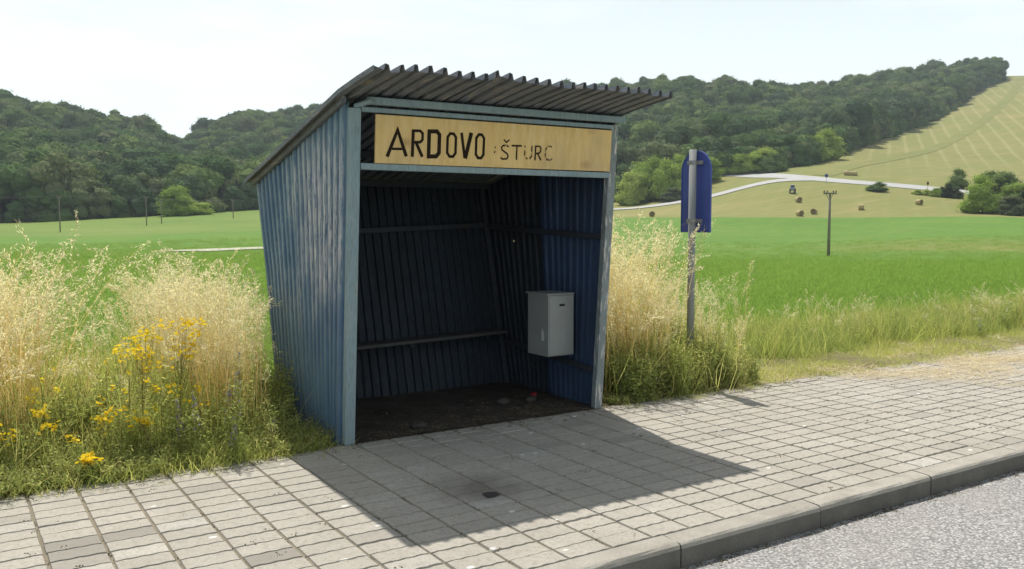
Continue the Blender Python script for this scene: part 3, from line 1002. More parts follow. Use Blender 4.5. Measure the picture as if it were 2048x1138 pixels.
# ------------------------------------------------------------------ waste box on the shelter wall
MAT_BIN = M_paint('galvanised_grey', (0.30, 0.31, 0.30), (0.25, 0.26, 0.26), (0.36, 0.35, 0.33), (6, 6, 1.5), 0.58, 0.75, 0.42, None, None, (0.25, 0.25, 0.24), 0.35)
n = NT('black_slot'); MAT_SLOT = n.surf((0.02, 0.02, 0.02), 0.7)
n = NT('pale_sticker'); MAT_STICK = n.surf((0.62, 0.62, 0.60), 0.6)
bin_ = tag(empty('waste_box', (2.06, 0.44, 0.44)), 'pale grey metal waste box hung on the inside wall of the shelter', 'waste box')
mb = MB(); mb.box((0, 0, 0.27), (0.275, 0.315, 0.54), 0.006); mb.build('body', MAT_BIN, bin_)
mb = MB(); mb.box((0, -0.161, 0.27), (0.255, 0.006, 0.515), 0.002); door = mb.build('door', MAT_BIN, bin_)
mb = MB(); mb.box((0.005, -0.166, 0.450), (0.055, 0.006, 0.020), 0.002); mb.build('slot', MAT_SLOT, door)
mb = MB(); mb.box((-0.010, 0, 0.547), (0.295, 0.335, 0.014), 0.004); mb.build('lid', MAT_BIN, bin_)
mb = MB(); mb.add([(-0.1405, -0.10, 0.14), (-0.1405, -0.06, 0.13), (-0.1405, -0.055, 0.21), (-0.1405, -0.075, 0.25), (-0.1405, -0.10, 0.20)], [(0, 1, 2, 3, 4)]); mb.build('sticker', MAT_STICK, bin_)
mb = MB(); mb.box((0.160, 0.0, 0.42), (0.045, 0.2, 0.03), 0.003); mb.build('bracket', MAT_RAIL, bin_)

# ------------------------------------------------------------------ stop sign seen from its back
n = NT('sign_back_blue')
a = n.noise(n.coord('Object'), 3, 4)
MAT_SIGN = n.surf(n.ramp(a, (0.3, (0.045, 0.070, 0.28)), (0.7, (0.06, 0.088, 0.33))), 0.42, None, 0, 0.4)
n = NT('zinc_pole')
a = n.noise(n.coord('Object', (8, 8, 1)), 3, 5)
MAT_ZINC = n.surf(n.ramp(a, (0.3, (0.22, 0.23, 0.235)), (0.7, (0.29, 0.295, 0.29))), 0.6, None, 0.0, 0.3)
SX, SY = 3.835, 0.500
sign = tag(empty('stop_sign', (SX, SY, 0)), 'blue round-topped stop sign on a grey post, seen from its back', 'sign')
mb = MB(); mb.tube([(0, 0, -0.1), (0, 0, 2.335)], 0.036, 16); mb.build('pole', MAT_ZINC, sign, True)
out = [(-0.197, 1.512), (0.197, 1.512), (0.203, 1.522)]
out += [(0.203 * math.cos(t), 2.125 + 0.203 * math.sin(t)) for t in np.linspace(0, math.pi, 20)] + [(-0.203, 1.522)]
N = len(out)
x0, x1 = 0.047, 0.062
inn = [(y * 0.965, (z - 1.9) * 0.98 + 1.9) for y, z in out]
vs_ = [(x0 - 0.006, y, z) for y, z in out] + [(x1, y, z) for y, z in out] + [(x0 - 0.006, y, z) for y, z in inn] + [(x0, y, z) for y, z in inn]
fs_ = [(i, (i + 1) % N, N + (i + 1) % N, N + i) for i in range(N)] + [tuple(range(N, 2 * N))]
fs_ += [(i, (i + 1) % N, 2 * N + (i + 1) % N, 2 * N + i) for i in range(N)] + [(2 * N + i, 2 * N + (i + 1) % N, 3 * N + (i + 1) % N, 3 * N + i) for i in range(N)] + [tuple(range(3 * N, 4 * N))]
link('panel', make_mesh('panel', vs_, fs_, [MAT_SIGN]), sign)
for z in (2.205, 1.628):
    mb = MB()
    mb.tube([(0, 0, z - 0.02), (0, 0, z + 0.02)], 0.046, 16)
    mb.box((0.035, 0, z), (0.022, 0.20, 0.036), 0.003)
    mb.box((-0.044, 0, z), (0.016, 0.05, 0.03), 0.003)
    mb.build('clamp', MAT_ZINC, sign)

# ------------------------------------------------------------------ litter and stones


def lump(name, loc, size, mat, seed, flat=0.6, label='', cat='stone'):
    rg_ = np.random.default_rng(seed)
    vs_, fs_ = [], []
    nu, nv = 12, 8
    ph = rg_.uniform(0, 6, 8)
    for j in range(nv + 1):
        th = math.pi * j / nv
        for i in range(nu):
            f = 2 * math.pi * i / nu
            r_ = 1 + 0.16 * math.sin(2 * f + ph[0]) * math.sin(th) + 0.12 * math.sin(3 * f + 2 * th + ph[1]) + 0.07 * math.sin(5 * f - 3 * th + ph[2])
            vs_.append((size * r_ * math.sin(th) * math.cos(f), size * 0.8 * r_ * math.sin(th) * math.sin(f), size * flat * (0.8 + r_ * math.cos(th))))
    for j in range(nv):
        for i in range(nu):
            fs_.append((j * nu + i, (j + 1) * nu + i, (j + 1) * nu + (i + 1) % nu, j * nu + (i + 1) % nu))
    o = link(name, make_mesh(name, vs_, fs_, [mat], None, cat == 'stone'), None, loc)
    return tag(o, label, cat)


MAT_STONE = M_ground('field_stone', [(0.05, 0.043, 0.038), (0.07, 0.062, 0.055), (0.09, 0.08, 0.07), (0.045, 0.04, 0.036)], 20, 90, 0.6, 0.01)
n = NT('red_wrapper'); MAT_RED = n.surf((0.26, 0.015, 0.02), 0.5)
n = NT('dark_rag'); MAT_RAG = n.surf((0.035, 0.03, 0.028), 0.9)
lump('stone', (0.60, 0.17, 0.0), 0.060, MAT_STONE, 1, 0.55, 'dark stone on the shelter threshold near the left post')
lump('stone', (1.63, 0.56, 0.006), 0.065, MAT_STONE, 2, 0.5, 'middle stone on the shelter floor beside the red litter')
lump('stone', (1.90, 0.52, 0.006), 0.060, MAT_STONE, 3, 0.5, 'stone on the shelter floor just below the waste box')
lump('wrapper', (2.07, 0.72, 0.006), 0.042, MAT_RED, 4, 0.45, 'crumpled red wrapper on the shelter floor', 'litter')
lump('rag', (0.20, -1.57, 0.0), 0.055, MAT_RAG, 5, 0.12, 'dark flat scrap lying on the shaded paving blocks', 'litter')

#PART3
# ------------------------------------------------------------------ plants: prototypes kept off the scene, scattered by geometry nodes where nobody could count them
class Geo:
    def __init__(self):
        self.v, self.f, self.m = [], [], []
        self.n = 0

    def quads(self, V, mi=0):
        """V: (k,4,3) array of quads"""
        V = np.asarray(V, float).reshape(-1, 4, 3)
        k = len(V)
        self.v.append(V.reshape(-1, 3))
        self.f.append(self.n + np.arange(4 * k).reshape(k, 4))
        self.m.append(np.full(k, mi))
        self.n += 4 * k

    def strip(self, P, width, side, mi=0):
        P = np.asarray(P, float)
        wv = np.asarray(width, float)[:, None] * np.asarray(side, float)[None, :] / 2
        a, b = P - wv, P + wv
        V = np.stack([a[:-1], b[:-1], b[1:], a[1:]], 1)
        self.quads(V, mi)

    def blades(self, base, tip, width, bow, rng, mi=0, seg=3):
        """many curved blades at once"""
        base, tip = np.asarray(base, float), np.asarray(tip, float)
        k = len(base)
        d = tip - base
        a = rng.uniform(0, 2 * np.pi, k)
        side = np.stack([np.cos(a), np.sin(a), np.zeros(k)], 1)
        t = np.linspace(0, 1, seg + 1)
        bowv = np.asarray(bow, float)
        pts = base[:, None] + d[:, None] * t[None, :, None] + bowv[:, None] * (np.sin(t * np.pi * 0.9) * 1.0)[None, :, None]
        wid = np.asarray(width)[:, None] * (1 - t[None, :] ** 1.7 * 0.92)
        L, R = pts - side[:, None] * wid[..., None] / 2, pts + side[:, None] * wid[..., None] / 2
        V = np.stack([L[:, :-1], R[:, :-1], R[:, 1:], L[:, 1:]], 2)
        self.quads(V.reshape(-1, 4, 3), mi)

    def leaves(self, c, length, width, rng, normal=None, jit=0.7, mi=0, along=None):
        c = np.asarray(c, float)
        k = len(c)
        nrm = rng.normal(0, 1, (k, 3)) * jit
        if normal is not None:
            nrm = nrm + normal
        nrm /= np.linalg.norm(nrm, axis=1)[:, None] + 1e-9
        a = rng.normal(0, 1, (k, 3)) if along is None else np.asarray(along, float) + rng.normal(0, 0.35, (k, 3))
        a = a - (a * nrm).sum(1)[:, None] * nrm
        a /= np.linalg.norm(a, axis=1)[:, None] + 1e-9
        b = np.cross(nrm, a)
        L = np.asarray(length)[:, None] if hasattr(length, '__len__') else length
        Wd = np.asarray(width)[:, None] if hasattr(width, '__len__') else width
        V = np.stack([c - a * L / 2, c + b * Wd / 2 + a * L * 0.05, c + a * L / 2, c - b * Wd / 2 + a * L * 0.05], 1)
        self.quads(V, mi)

    def mesh(self, name, mats):
        return make_mesh(name, np.concatenate(self.v), np.concatenate(self.f), mats, np.concatenate(self.m) if len(mats) > 1 else None)


M_DRYHEAD = M_foliage('dry_seed_heads', (0.72, 0.64, 0.46), (0.80, 0.74, 0.58), (0.76, 0.72, 0.50), 0.5, 1.2)
M_DRYSTEM = M_foliage('dry_stems', (0.62, 0.45, 0.22), (0.68, 0.55, 0.30), (0.60, 0.36, 0.17), 0.5, 1.3)
M_GRASS = M_foliage('green_blades', (0.27, 0.32, 0.09), (0.40, 0.42, 0.14), (0.54, 0.48, 0.24), 0.55, 1.45)
M_LUSH = M_foliage('lush_blades', (0.23, 0.31, 0.085), (0.31, 0.37, 0.12), (0.44, 0.44, 0.20), 0.5, 1.3)
M_HERB = M_foliage('herb_leaves', (0.23, 0.28, 0.10), (0.34, 0.375, 0.14), (0.46, 0.44, 0.22), 0.55, 1.5)
M_HERBSTEM = M_foliage('herb_stems', (0.13, 0.14, 0.05), (0.22, 0.18, 0.09), (0.24, 0.13, 0.07), 0.2, 1.0)
M_YELLOW = M_foliage('yellow_petals', (0.80, 0.60, 0.03), (0.86, 0.68, 0.06), (0.80, 0.55, 0.02), 0.35, 1.1)
M_VIOLET = M_foliage('violet_petals', (0.20, 0.17, 0.42), (0.28, 0.22, 0.50), (0.30, 0.26, 0.40), 0.4, 1.1)
M_PALE = M_foliage('pale_petals', (0.60, 0.58, 0.62), (0.72, 0.70, 0.70), None, 0.4, 1.1)
M_STRAW = M_foliage('cut_straw', (0.68, 0.58, 0.38), (0.76, 0.67, 0.48), (0.60, 0.48, 0.29), 0.25, 1.0)
M_CROPLEAF = M_foliage('crop_leaves', (0.185, 0.295, 0.065), (0.22, 0.33, 0.08), (0.27, 0.35, 0.095), 0.5, 1.25)


def dry_clump(seed, n=9, h0=0.9, h1=1.5, heads=True, lean_max=.30):
    rg_ = np.random.default_rng(seed)
    g = Geo()
    for _ in range(n):
        h = rg_.uniform(h0, h1)
        a = rg_.normal(0.2, 1.3)
        b = np.array([rg_.normal(0, .07), rg_.normal(0, .07), 0])
        lean = rg_.uniform(.03, lean_max) * h
        nod = rg_.uniform(.05, .17) * min(1, lean_max * 5)
        t = np.linspace(0, 1, 12)
        dirn = np.array([math.cos(a), math.sin(a), 0])
        hz = lean * t ** 1.8 + nod * np.clip((t - .72) / .28, 0, 1) ** 1.6
        vz = h * t - nod * .75 * np.clip((t - .78) / .22, 0, 1) ** 2.2
        P = b + dirn * hz[:, None] + np.array([0, 0, 1]) * vz[:, None] + rg_.normal(0, .004, (12, 3))
        sa = rg_.uniform(0, math.pi)
        g.strip(P, np.linspace(.0048, .0018, 12), (math.cos(sa), math.sin(sa), 0), 1)
        if heads and rg_.random() < 0.88:
            k = rg_.integers(40, 62)
            tt = rg_.uniform(rg_.uniform(.74, .84), 1.0, k)
            c = np.stack([np.interp(tt, t, P[:, q]) for q in range(3)], 1)
            tan = np.stack([np.interp(np.minimum(tt + .02, 1), t, P[:, q]) - np.interp(tt - .03, t, P[:, q]) for q in range(3)], 1)
            tan /= np.linalg.norm(tan, axis=1)[:, None]
            off = rg_.normal(0, 1, (k, 3)) * (.006 + .022 * np.clip(1.0 - tt, 0, .2) / .2)[:, None]
            al = tan + off * 22
            g.leaves(c + off, rg_.uniform(.018, .034, k), rg_.uniform(.0045, .008, k), rg_, None, 1.0, 0, al)
    k = n * 2
    bs = rg_.normal(0, .05, (k, 3)) * [1, 1, 0]
    hh = rg_.uniform(.2, .65, k)
    out_ = rg_.normal(0, .16, (k, 3)) * [1, 1, 0]
    g.blades(bs, bs + out_ + np.stack([hh * 0, hh * 0, hh], 1), rg_.uniform(.004, .008, k), rg_.normal(0, .05, (k, 3)), rg_, 2)
    return g.mesh('dry_grass_clump', [M_DRYHEAD, M_DRYSTEM, M_GRASS])


def blade_clump(seed, mat, n=34, h0=0.15, h1=0.5, spread=.09, w=(.004, .008), splay=.14):
    rg_ = np.random.default_rng(seed)
    g = Geo()
    bs = rg_.normal(0, spread, (n, 3)) * [1, 1, 0]
    hh = rg_.uniform(h0, h1, n)
    out_ = rg_.normal(0, splay, (n, 3)) * [1, 1, 0]
    g.blades(bs, bs + out_ + np.stack([hh * 0, hh * 0, hh], 1), rg_.uniform(*w, n), rg_.normal(0, .05 * h1 / .5, (n, 3)) + [0, 0, .05 * h1], rg_, 0)
    return g.mesh('grass_tuft', [mat])


def herb(seed, h=0.55, n=5, nleaf=34, leaf=(.022, .045), top=None, topn=0, topsize=.016, bushy=.14, tops_h=.0):
    rg_ = np.random.default_rng(seed)
    g = Geo()
    for _ in range(n):
        a = rg_.uniform(0, 2 * math.pi)
        hh = h * rg_.uniform(.7, 1.0)
        t = np.linspace(0, 1, 6)
        dirn = np.array([math.cos(a), math.sin(a), 0]) * bushy * rg_.uniform(.4, 1.4)
        P = dirn * t[:, None] ** 1.3 + np.array([0, 0, hh]) * t[:, None] + rg_.normal(0, .02, 3) * [1, 1, 0]
        g.strip(P, np.linspace(.006, .002, 6), (math.cos(a + 1.5), math.sin(a + 1.5), 0), 1)
        g.strip(P, np.linspace(.006, .002, 6), (math.cos(a), math.sin(a), 0), 1)
        k = nleaf
        tt = rg_.uniform(.06, 1.0, k)
        c = np.stack([np.interp(tt, t, P[:, q]) for q in range(3)], 1)
        al = rg_.normal(0, 1, (k, 3)) * [1, 1, .35] + [0, 0, .25]
        al /= np.linalg.norm(al, axis=1)[:, None]
        ln = rg_.uniform(*leaf, k) * (1.25 - .6 * tt)
        g.leaves(c + al * ln[:, None] * .9 + al * rg_.uniform(0, .05, k)[:, None], ln * 1.6, ln * .5, rg_, np.array([0, 0, .9]), .5, 0, al)
        if topn:
            k = topn
            c = P[-1] + rg_.normal(0, 1, (k, 3)) * [.045, .045, .022] + [0, 0, tops_h]
            g.leaves(c, topsize, topsize * .95, rg_, np.array([0, 0, .8]), .6, 2)
    mats = [M_HERB, M_HERBSTEM] + ([top] if topn else [])
    return g.mesh('herb', mats)


PROTO = {}


def protos(key, meshes):
    c = bpy.data.collections.new('prototype_' + key)
    for i, me in enumerate(meshes):
        o = bpy.data.objects.new('%s_%02d' % (key, i), me)
        c.objects.link(o)
    PROTO[key] = (c, len(meshes))


def scatter(name, key, pts, scl, tilt=0.12, label=None, zscl=None, seed=0):
    rg_ = np.random.default_rng(seed + 100)
    c, k = PROTO[key]
    pts = np.asarray(pts, np.float32)
    N_ = len(pts)
    me = bpy.data.meshes.new(name)
    me.vertices.add(N_)
    me.vertices.foreach_set('co', pts.ravel())
    rot = np.stack([rg_.normal(0, tilt, N_), rg_.normal(0, tilt, N_), rg_.uniform(0, 2 * np.pi, N_)], 1).astype(np.float32)
    scl = np.broadcast_to(np.asarray(scl, np.float32), (N_,)) if np.ndim(scl) < 2 else np.asarray(scl, np.float32)
    sc3 = np.stack([scl, scl, scl if zscl is None else scl * zscl], 1).astype(np.float32) if scl.ndim == 1 else scl
    me.attributes.new('rot', 'FLOAT_VECTOR', 'POINT').data.foreach_set('vector', rot.ravel())
    me.attributes.new('scl', 'FLOAT_VECTOR', 'POINT').data.foreach_set('vector', np.ascontiguousarray(sc3).ravel())
    me.attributes.new('idx', 'INT', 'POINT').data.foreach_set('value', rg_.integers(0, k, N_).astype(np.int32))
    me.update()
    o = link(name, me)
    ng = bpy.data.node_groups.new(name + '_nodes', 'GeometryNodeTree')
    ng.interface.new_socket('Geometry', in_out='INPUT', socket_type='NodeSocketGeometry')
    ng.interface.new_socket('Geometry', in_out='OUTPUT', socket_type='NodeSocketGeometry')
    gi, go = ng.nodes.new('NodeGroupInput'), ng.nodes.new('NodeGroupOutput')
    ip = ng.nodes.new('GeometryNodeInstanceOnPoints')
    ci = ng.nodes.new('GeometryNodeCollectionInfo')
    ci.inputs['Collection'].default_value = c
    ci.inputs['Separate Children'].default_value = True
    ci.inputs['Reset Children'].default_value = True

    def attr(nm, ty):
        a = ng.nodes.new('GeometryNodeInputNamedAttribute')
        a.data_type = ty
        a.inputs['Name'].default_value = nm
        return a.outputs['Attribute']
    e2r = ng.nodes.new('FunctionNodeEulerToRotation')
    ng.links.new(attr('rot', 'FLOAT_VECTOR'), e2r.inputs[0])
    ng.links.new(gi.outputs[0], ip.inputs['Points'])
    ng.links.new(ci.outputs[0], ip.inputs['Instance'])
    ip.inputs['Pick Instance'].default_value = True
    ng.links.new(attr('idx', 'INT'), ip.inputs['Instance Index'])
    ng.links.new(e2r.outputs[0], ip.inputs['Rotation'])
    ng.links.new(attr('scl', 'FLOAT_VECTOR'), ip.inputs['Scale'])
    ng.links.new(ip.outputs[0], go.inputs[0])
    md = o.modifiers.new('scatter', 'NODES')
    md.node_group = ng
    return tag(o, label, None, None, 'stuff')


# ------------------------------------------------------------------ trees
M_WOOD = [M_foliage('wood_leaves_%d' % i, *c, trans=0.22, gain=1.35, leafvar=0.10) for i, c in enumerate([
    ((0.070, 0.124, 0.050), (0.115, 0.178, 0.064), (0.185, 0.240, 0.082)),
    ((0.062, 0.105, 0.055), (0.108, 0.152, 0.070), (0.175, 0.200, 0.095))])]
M_LIGHTLEAF = M_foliage('light_shrub_leaves', (0.23, 0.32, 0.075), (0.30, 0.39, 0.095), (0.37, 0.43, 0.13), 0.35, 1.35, leafvar=0.15)
M_GREYLEAF = M_foliage('willow_leaves', (0.10, 0.13, 0.075), (0.13, 0.155, 0.09), (0.15, 0.17, 0.10), 0.35, 1.2)
M_DARKLEAF = M_foliage('dark_leaves', (0.035, 0.055, 0.03), (0.045, 0.065, 0.032), (0.055, 0.075, 0.038), 0.3, 1.2)
n = NT('bark')
MAT_BARK = n.surf(n.ramp(n.noise(n.coord('Object', (6, 6, 1)), 4, 4), (0.3, (0.06, 0.05, 0.04)), (0.7, (0.14, 0.12, 0.10))), 0.95)


def crown_geo(seed, h=1.0, r=0.42, low=0.18, lobes=13, per=75, leaf=0.05, flat=1.0, dome=False, core_r=.80):
    """a crown of leaf clumps on uneven lobes, in units of the tree's height"""
    rg_ = np.random.default_rng(seed)
    g = Geo()
    cz = low + (h - low) * 0.5
    for k in range(lobes):
        while True:
            p = rg_.uniform(-1, 1, 3)
            if 0.15 < np.linalg.norm(p) < 1: break
        p /= max(np.linalg.norm(p), 1e-6) ** 0.45
        rad = rg_.uniform(.15, .27) * (1.15 if k < 3 else 1)
        c = np.array([p[0] * (r - rad * .6), p[1] * (r - rad * .6), cz + p[2] * ((h - low) * .5 - rad * .75)])
        if dome:
            q = abs(p[2]) if k % 2 else abs(p[2]) * .35
            c = np.array([p[0] * (r - rad * .5), p[1] * (r - rad * .5), q * (h - rad) * .92 + rad * .25])
        a_, b_ = np.meshgrid(np.linspace(0, 2 * np.pi, 9), np.linspace(0, np.pi, 6))
        core = np.stack([np.cos(a_) * np.sin(b_), np.sin(a_) * np.sin(b_), np.cos(b_)], -1) * rad * core_r * [1, 1, .85 * flat] * (1 + .10 * rg_.normal(0, 1, a_.shape))[..., None] + c
        core[:, -1] = core[:, 0]
        g.quads(np.stack([core[:-1, :-1], core[1:, :-1], core[1:, 1:], core[:-1, 1:]], 2).reshape(-1, 4, 3))
        d = rg_.normal(0, 1, (per, 3))
        d /= np.linalg.norm(d, axis=1)[:, None]
        d[:, 2] = np.where(d[:, 2] < -0.3, -d[:, 2] * .6, d[:, 2])
        rr_ = rad * rg_.uniform(core_r * .98, 1.10, per)[:, None]
        pts = c + d * rr_ * [1, 1, .85 * flat]
        g.leaves(pts, rg_.uniform(.7, 1.4, per) * leaf, rg_.uniform(.6, 1.1, per) * leaf, rg_, d * 1.0 + [0, 0, .35], .40, 0)
    return g


def trunk_mb(seed, h, r=0.022, low=0.3):
    rg_ = random.Random(seed)
    mb = MB()
    top = Vector((rg_.uniform(-.04, .04), rg_.uniform(-.04, .04), h * 0.62))
    mb.tube([(0, 0, -0.03), (rg_.uniform(-.01, .01), rg_.uniform(-.01, .01), low), tuple(top)], [r, r * .75, r * .35], 7)
    for _ in range(5):
        a = rg_.uniform(0, 6.28)
        z0 = rg_.uniform(low * .7, h * .5)
        mb.tube([(0, 0, z0), (math.cos(a) * .14, math.sin(a) * .14, z0 + .12), (math.cos(a) * .26, math.sin(a) * .26, z0 + .26)], [r * .5, r * .3, r * .1], 5)
    return mb


def whole_tree(seed, mat, **kw):
    g = crown_geo(seed, **kw)
    tr = trunk_mb(seed, 1.0)
    b = g.n
    me = make_mesh('forest_tree', list(map(tuple, np.concatenate(g.v))) + tr.v, [tuple(f) for f in np.concatenate(g.f)] + [tuple(b + i for i in f) for f in tr.f], [mat, MAT_BARK], [0] * sum(len(f) for f in g.f) + [1] * len(tr.f))
    return me


protos('wood', [whole_tree(40 + i, M_WOOD[i % 2], lobes=15 + i % 3, per=95, leaf=0.046, r=0.40 + 0.03 * (i % 4), low=0.14) for i in range(8)])
protos('edge', [whole_tree(60 + i, M_WOOD[i % 2], lobes=18, per=95, leaf=0.048, r=0.45, low=0.0, dome=True) for i in range(5)])


def wood_points(u0, u1, n_try, seed, beyond=30):
    rg_ = np.random.default_rng(seed)
    a0, a1 = az_of(u0), az_of(u1)
    pts, hs = [], []
    cell = {}
    for _ in range(n_try):
        a = rg_.uniform(a0, a1)
        i = int(np.clip(np.searchsorted(AZS, a) - 1, 0, len(AZS) - 1))
        re, rgd = RS[i, ROWSTART[6]], RS[i, ROWSTART[8]] + beyond
        r = math.sqrt(rg_.uniform((re + 3) ** 2, rgd ** 2))
        x, y = CAM[0] + r * math.sin(a), CAM[1] + r * math.cos(a)
        h = rg_.uniform(10.5, 20.0)
        sp = 0.47 * h
        key = (int(x // 10), int(y // 10))
        if any((x - p[0]) ** 2 + (y - p[1]) ** 2 < sp * sp for dx in (-1, 0, 1) for dy in (-1, 0, 1) for p in cell.get((key[0] + dx, key[1] + dy), ())):
            continue
        cell.setdefault(key, []).append((x, y))
        pts.append((x, y, land_z(a, r) - 0.2))
        hs.append(h)
    return np.array(pts), np.array(hs)


def edge_points(u0, u1, step, seed, h=(6, 12), jit=3.0):
    rg_ = np.random.default_rng(seed)
    pts, hs = [], []
    a = az_of(u0)
    while a < az_of(u1):
        i = int(np.clip(np.searchsorted(AZS, a) - 1, 0, len(AZS) - 1))
        r = RS[i, ROWSTART[6]] + rg_.uniform(-jit * .4, jit)
        slope = abs(RS[min(i + 1, len(RS) - 1), ROWSTART[6]] - RS[i, ROWSTART[6]]) / (AZS[min(i + 1, len(RS) - 1)] - AZS[i])
        pts.append((CAM[0] + r * math.sin(a), CAM[1] + r * math.cos(a), land_z(a, r) - 0.2))
        hs.append(rg_.uniform(*h))
        a += step / math.hypot(r, slope) * rg_.uniform(.7, 1.3)
    return np.array(pts), np.array(hs)


p1, h1 = wood_points(-420, 930, 15000, 1)
e1, g1 = edge_points(-420, 930, 4.5, 3)
scatter('forest', 'wood', p1, h1, 0.04, 'dark broadleaf wood covering the hills left of the shelter', seed=1)
scatter('forest', 'edge', e1, g1, 0.04, 'shaded lower edge of the wood above the meadow', seed=2)
p2, h2 = wood_points(930, 1984, 15000, 2)
e2, g2 = edge_points(930, 1984, 4.0, 4, (8, 15))
scatter('forest', 'wood', p2, h2, 0.04, 'dark broadleaf wood covering the ridge right of the shelter', seed=3)
scatter('forest', 'edge', e2, g2, 0.04, 'leafy edge of the ridge wood along the mown slope', seed=4)

TREE_MESH = {}


def tree(name, u, r, h, rx, kind, label, cat='tree', group=None, seed=0, low=0.1):
    """one tree or shrub of height h metres and crown radius rx metres"""
    mat = {'light': M_LIGHTLEAF, 'grey': M_GREYLEAF, 'dark': M_DARKLEAF, 'mid': M_WOOD[0]}[kind]
    key = (kind, seed % 3, round(low, 2))
    if key not in TREE_MESH:
        g = crown_geo(200 + seed % 3 * 7 + len(kind), r=0.45, low=low, lobes=36, per=190, leaf=0.036, core_r=.58, dome=low < 0.04)
        TREE_MESH[key] = (g.mesh('crown', [mat]), make_mesh('trunk', *[getattr(trunk_mb(seed, 1.0), q) for q in ('v', 'f')], [MAT_BARK]))
    p = land(u, r)
    t = tag(empty(name, (p.x, p.y, p.z - 0.1), seed * 1.7), label, cat, group)
    t.scale = (rx / 0.45, rx / 0.45, h)
    link('crown', TREE_MESH[key][0], t)
    tr = link('trunk', TREE_MESH[key][1], t)
    return t


G1 = 'light green shrubs along the side road'
tree('shrub', 1262, 262, 11.5, 5.0, 'light', 'light green shrub beside the shelter post at the side road', 'shrub', G1, 1, 0.0)
tree('shrub', 1300, 268, 16, 5.5, 'light', 'tallest light green shrub between shelter and stop sign', 'shrub', G1, 2, 0.0)
tree('shrub', 1335, 262, 13, 5.0, 'light', 'light green shrub just left of the stop sign panel', 'shrub', G1, 3, 0.0)
tree('shrub', 1348, 256, 5.0, 4.0, 'grey', 'low greyish shrub at the bend of the side road', 'shrub', G1, 4, 0.0)
tree('shrub', 1385, 275, 12, 5.0, 'light', 'light green shrub hidden behind the stop sign panel', 'shrub', G1, 5, 0.0)
tree('shrub', 1240, 280, 7.5, 5.0, 'mid', 'dark green shrub low behind the shelter post', 'shrub', G1, 6, 0.0)
tree('shrub', 1280, 272, 14, 5.5, 'light', 'shrub rising between the shelter post and the tallest light shrub', 'shrub', G1, 31, 0.0)
tree('shrub', 1318, 276, 11.0, 5.5, 'mid', 'dark green shrub behind the tallest light shrub', 'shrub', G1, 32, 0.0)
tree('shrub', 1360, 270, 13, 5.0, 'light', 'light green shrub half covered by the left edge of the stop sign', 'shrub', G1, 33, 0.0)
tree('shrub', 1410, 284, 9.5, 5.0, 'light', 'light green shrub half covered by the right edge of the stop sign', 'shrub', G1, 34, 0.0)
G2 = 'shrubs in front of the ridge wood'
tree('shrub', 1456, 308, 9.0, 6.0, 'mid', 'dark shrub behind the first two shrubs right of the stop sign', 'shrub', G2, 35, 0.0)
tree('shrub', 1490, 306, 9.5, 6.0, 'mid', 'dark shrub behind the second and third shrubs right of the stop sign', 'shrub', G2, 36, 0.0)
tree('shrub', 1525, 304, 9.0, 6.0, 'light', 'light shrub behind the last shrubs of the roadside row', 'shrub', G2, 37, 0.0)
tree('tree', 1622, 326, 11.0, 6.0, 'light', 'middle tree of the three at the wood corner above the junction', 'tree', G2, 38, 0.02)
tree('shrub', 1440, 300, 9.0, 5.5, 'light', 'rounded shrub right of the stop sign panel above the road', 'shrub', G2, 7, 0.0)
tree('shrub', 1472, 298, 8.0, 5.5, 'light', 'second shrub right of the stop sign along the road', 'shrub', G2, 8, 0.0)
tree('shrub', 1505, 297, 8.0, 5.5, 'light', 'third shrub right of the stop sign along the road', 'shrub', G2, 9, 0.0)
tree('shrub', 1540, 296, 7.5, 5.0, 'mid', 'last dark shrub of the roadside row before the junction', 'shrub', G2, 10, 0.0)
tree('tree', 1600, 318, 10.0, 6.0, 'mid', 'bushy tree at the corner of the wood above the junction', 'tree', G2, 11, 0.02)
tree('tree', 1645, 335, 12.0, 6.5, 'light', 'bright green tree on the wood edge above the junction', 'tree', G2, 12, 0.03)
G3 = 'trees and bushes at the far road'
tree('shrub', 1751, 246, 3.0, 2.7, 'mid', 'single round bush in the mown field before the road', 'shrub', G3, 13, 0.0)
tree('tree', 1910, 268, 6.0, 2.9, 'mid', 'small round tree just above the far road', 'tree', G3, 14, 0.02)
tree('shrub', 1888, 244, 4.8, 1.9, 'dark', 'dark pointed bush just below the far road', 'shrub', G3, 15, 0.0)
tree('shrub', 1868, 244, 2.6, 1.8, 'light', 'low pale bush left of the dark pointed bush', 'shrub', G3, 16, 0.0)
tree('shrub', 1908, 244, 3.4, 1.9, 'grey', 'low greyish bush right of the dark pointed bush', 'shrub', G3, 17, 0.0)
tree('tree', 1962, 212, 9.0, 4.6, 'light', 'large light green tree at the far edge of the crop field', 'tree', G3, 18, 0.02)
tree('tree', 1985, 236, 8.5, 5.0, 'mid', 'darker tree behind the large light green tree', 'tree', G3, 19, 0.05)
tree('shrub', 2022, 208, 4.8, 3.4, 'grey', 'grey green willow bush at the edge of the crop field', 'shrub', G3, 20, 0.0)
tree('tree', 2052, 214, 7.0, 2.6, 'dark', 'dark narrow tree at the right end of the field edge', 'tree', G3, 21, 0.03)
tree('tree', 2030, 232, 6.0, 3.6, 'light', 'light tree behind the grey willow bush', 'tree', G3, 22, 0.05)
tree('shrub', 1830, 245, 1.6, 1.6, 'light', 'low bush strip below the far road near the round bush', 'shrub', G3, 23, 0.0)
tree('shrub', 1848, 245, 1.8, 1.5, 'light', 'small pale bush right of the low bush strip', 'shrub', G3, 24, 0.0)
tree('tree', 358, 258, 9.5, 5.0, 'light', 'bright green tree standing out of the wood edge in the valley', 'tree', None, 25, 0.0)
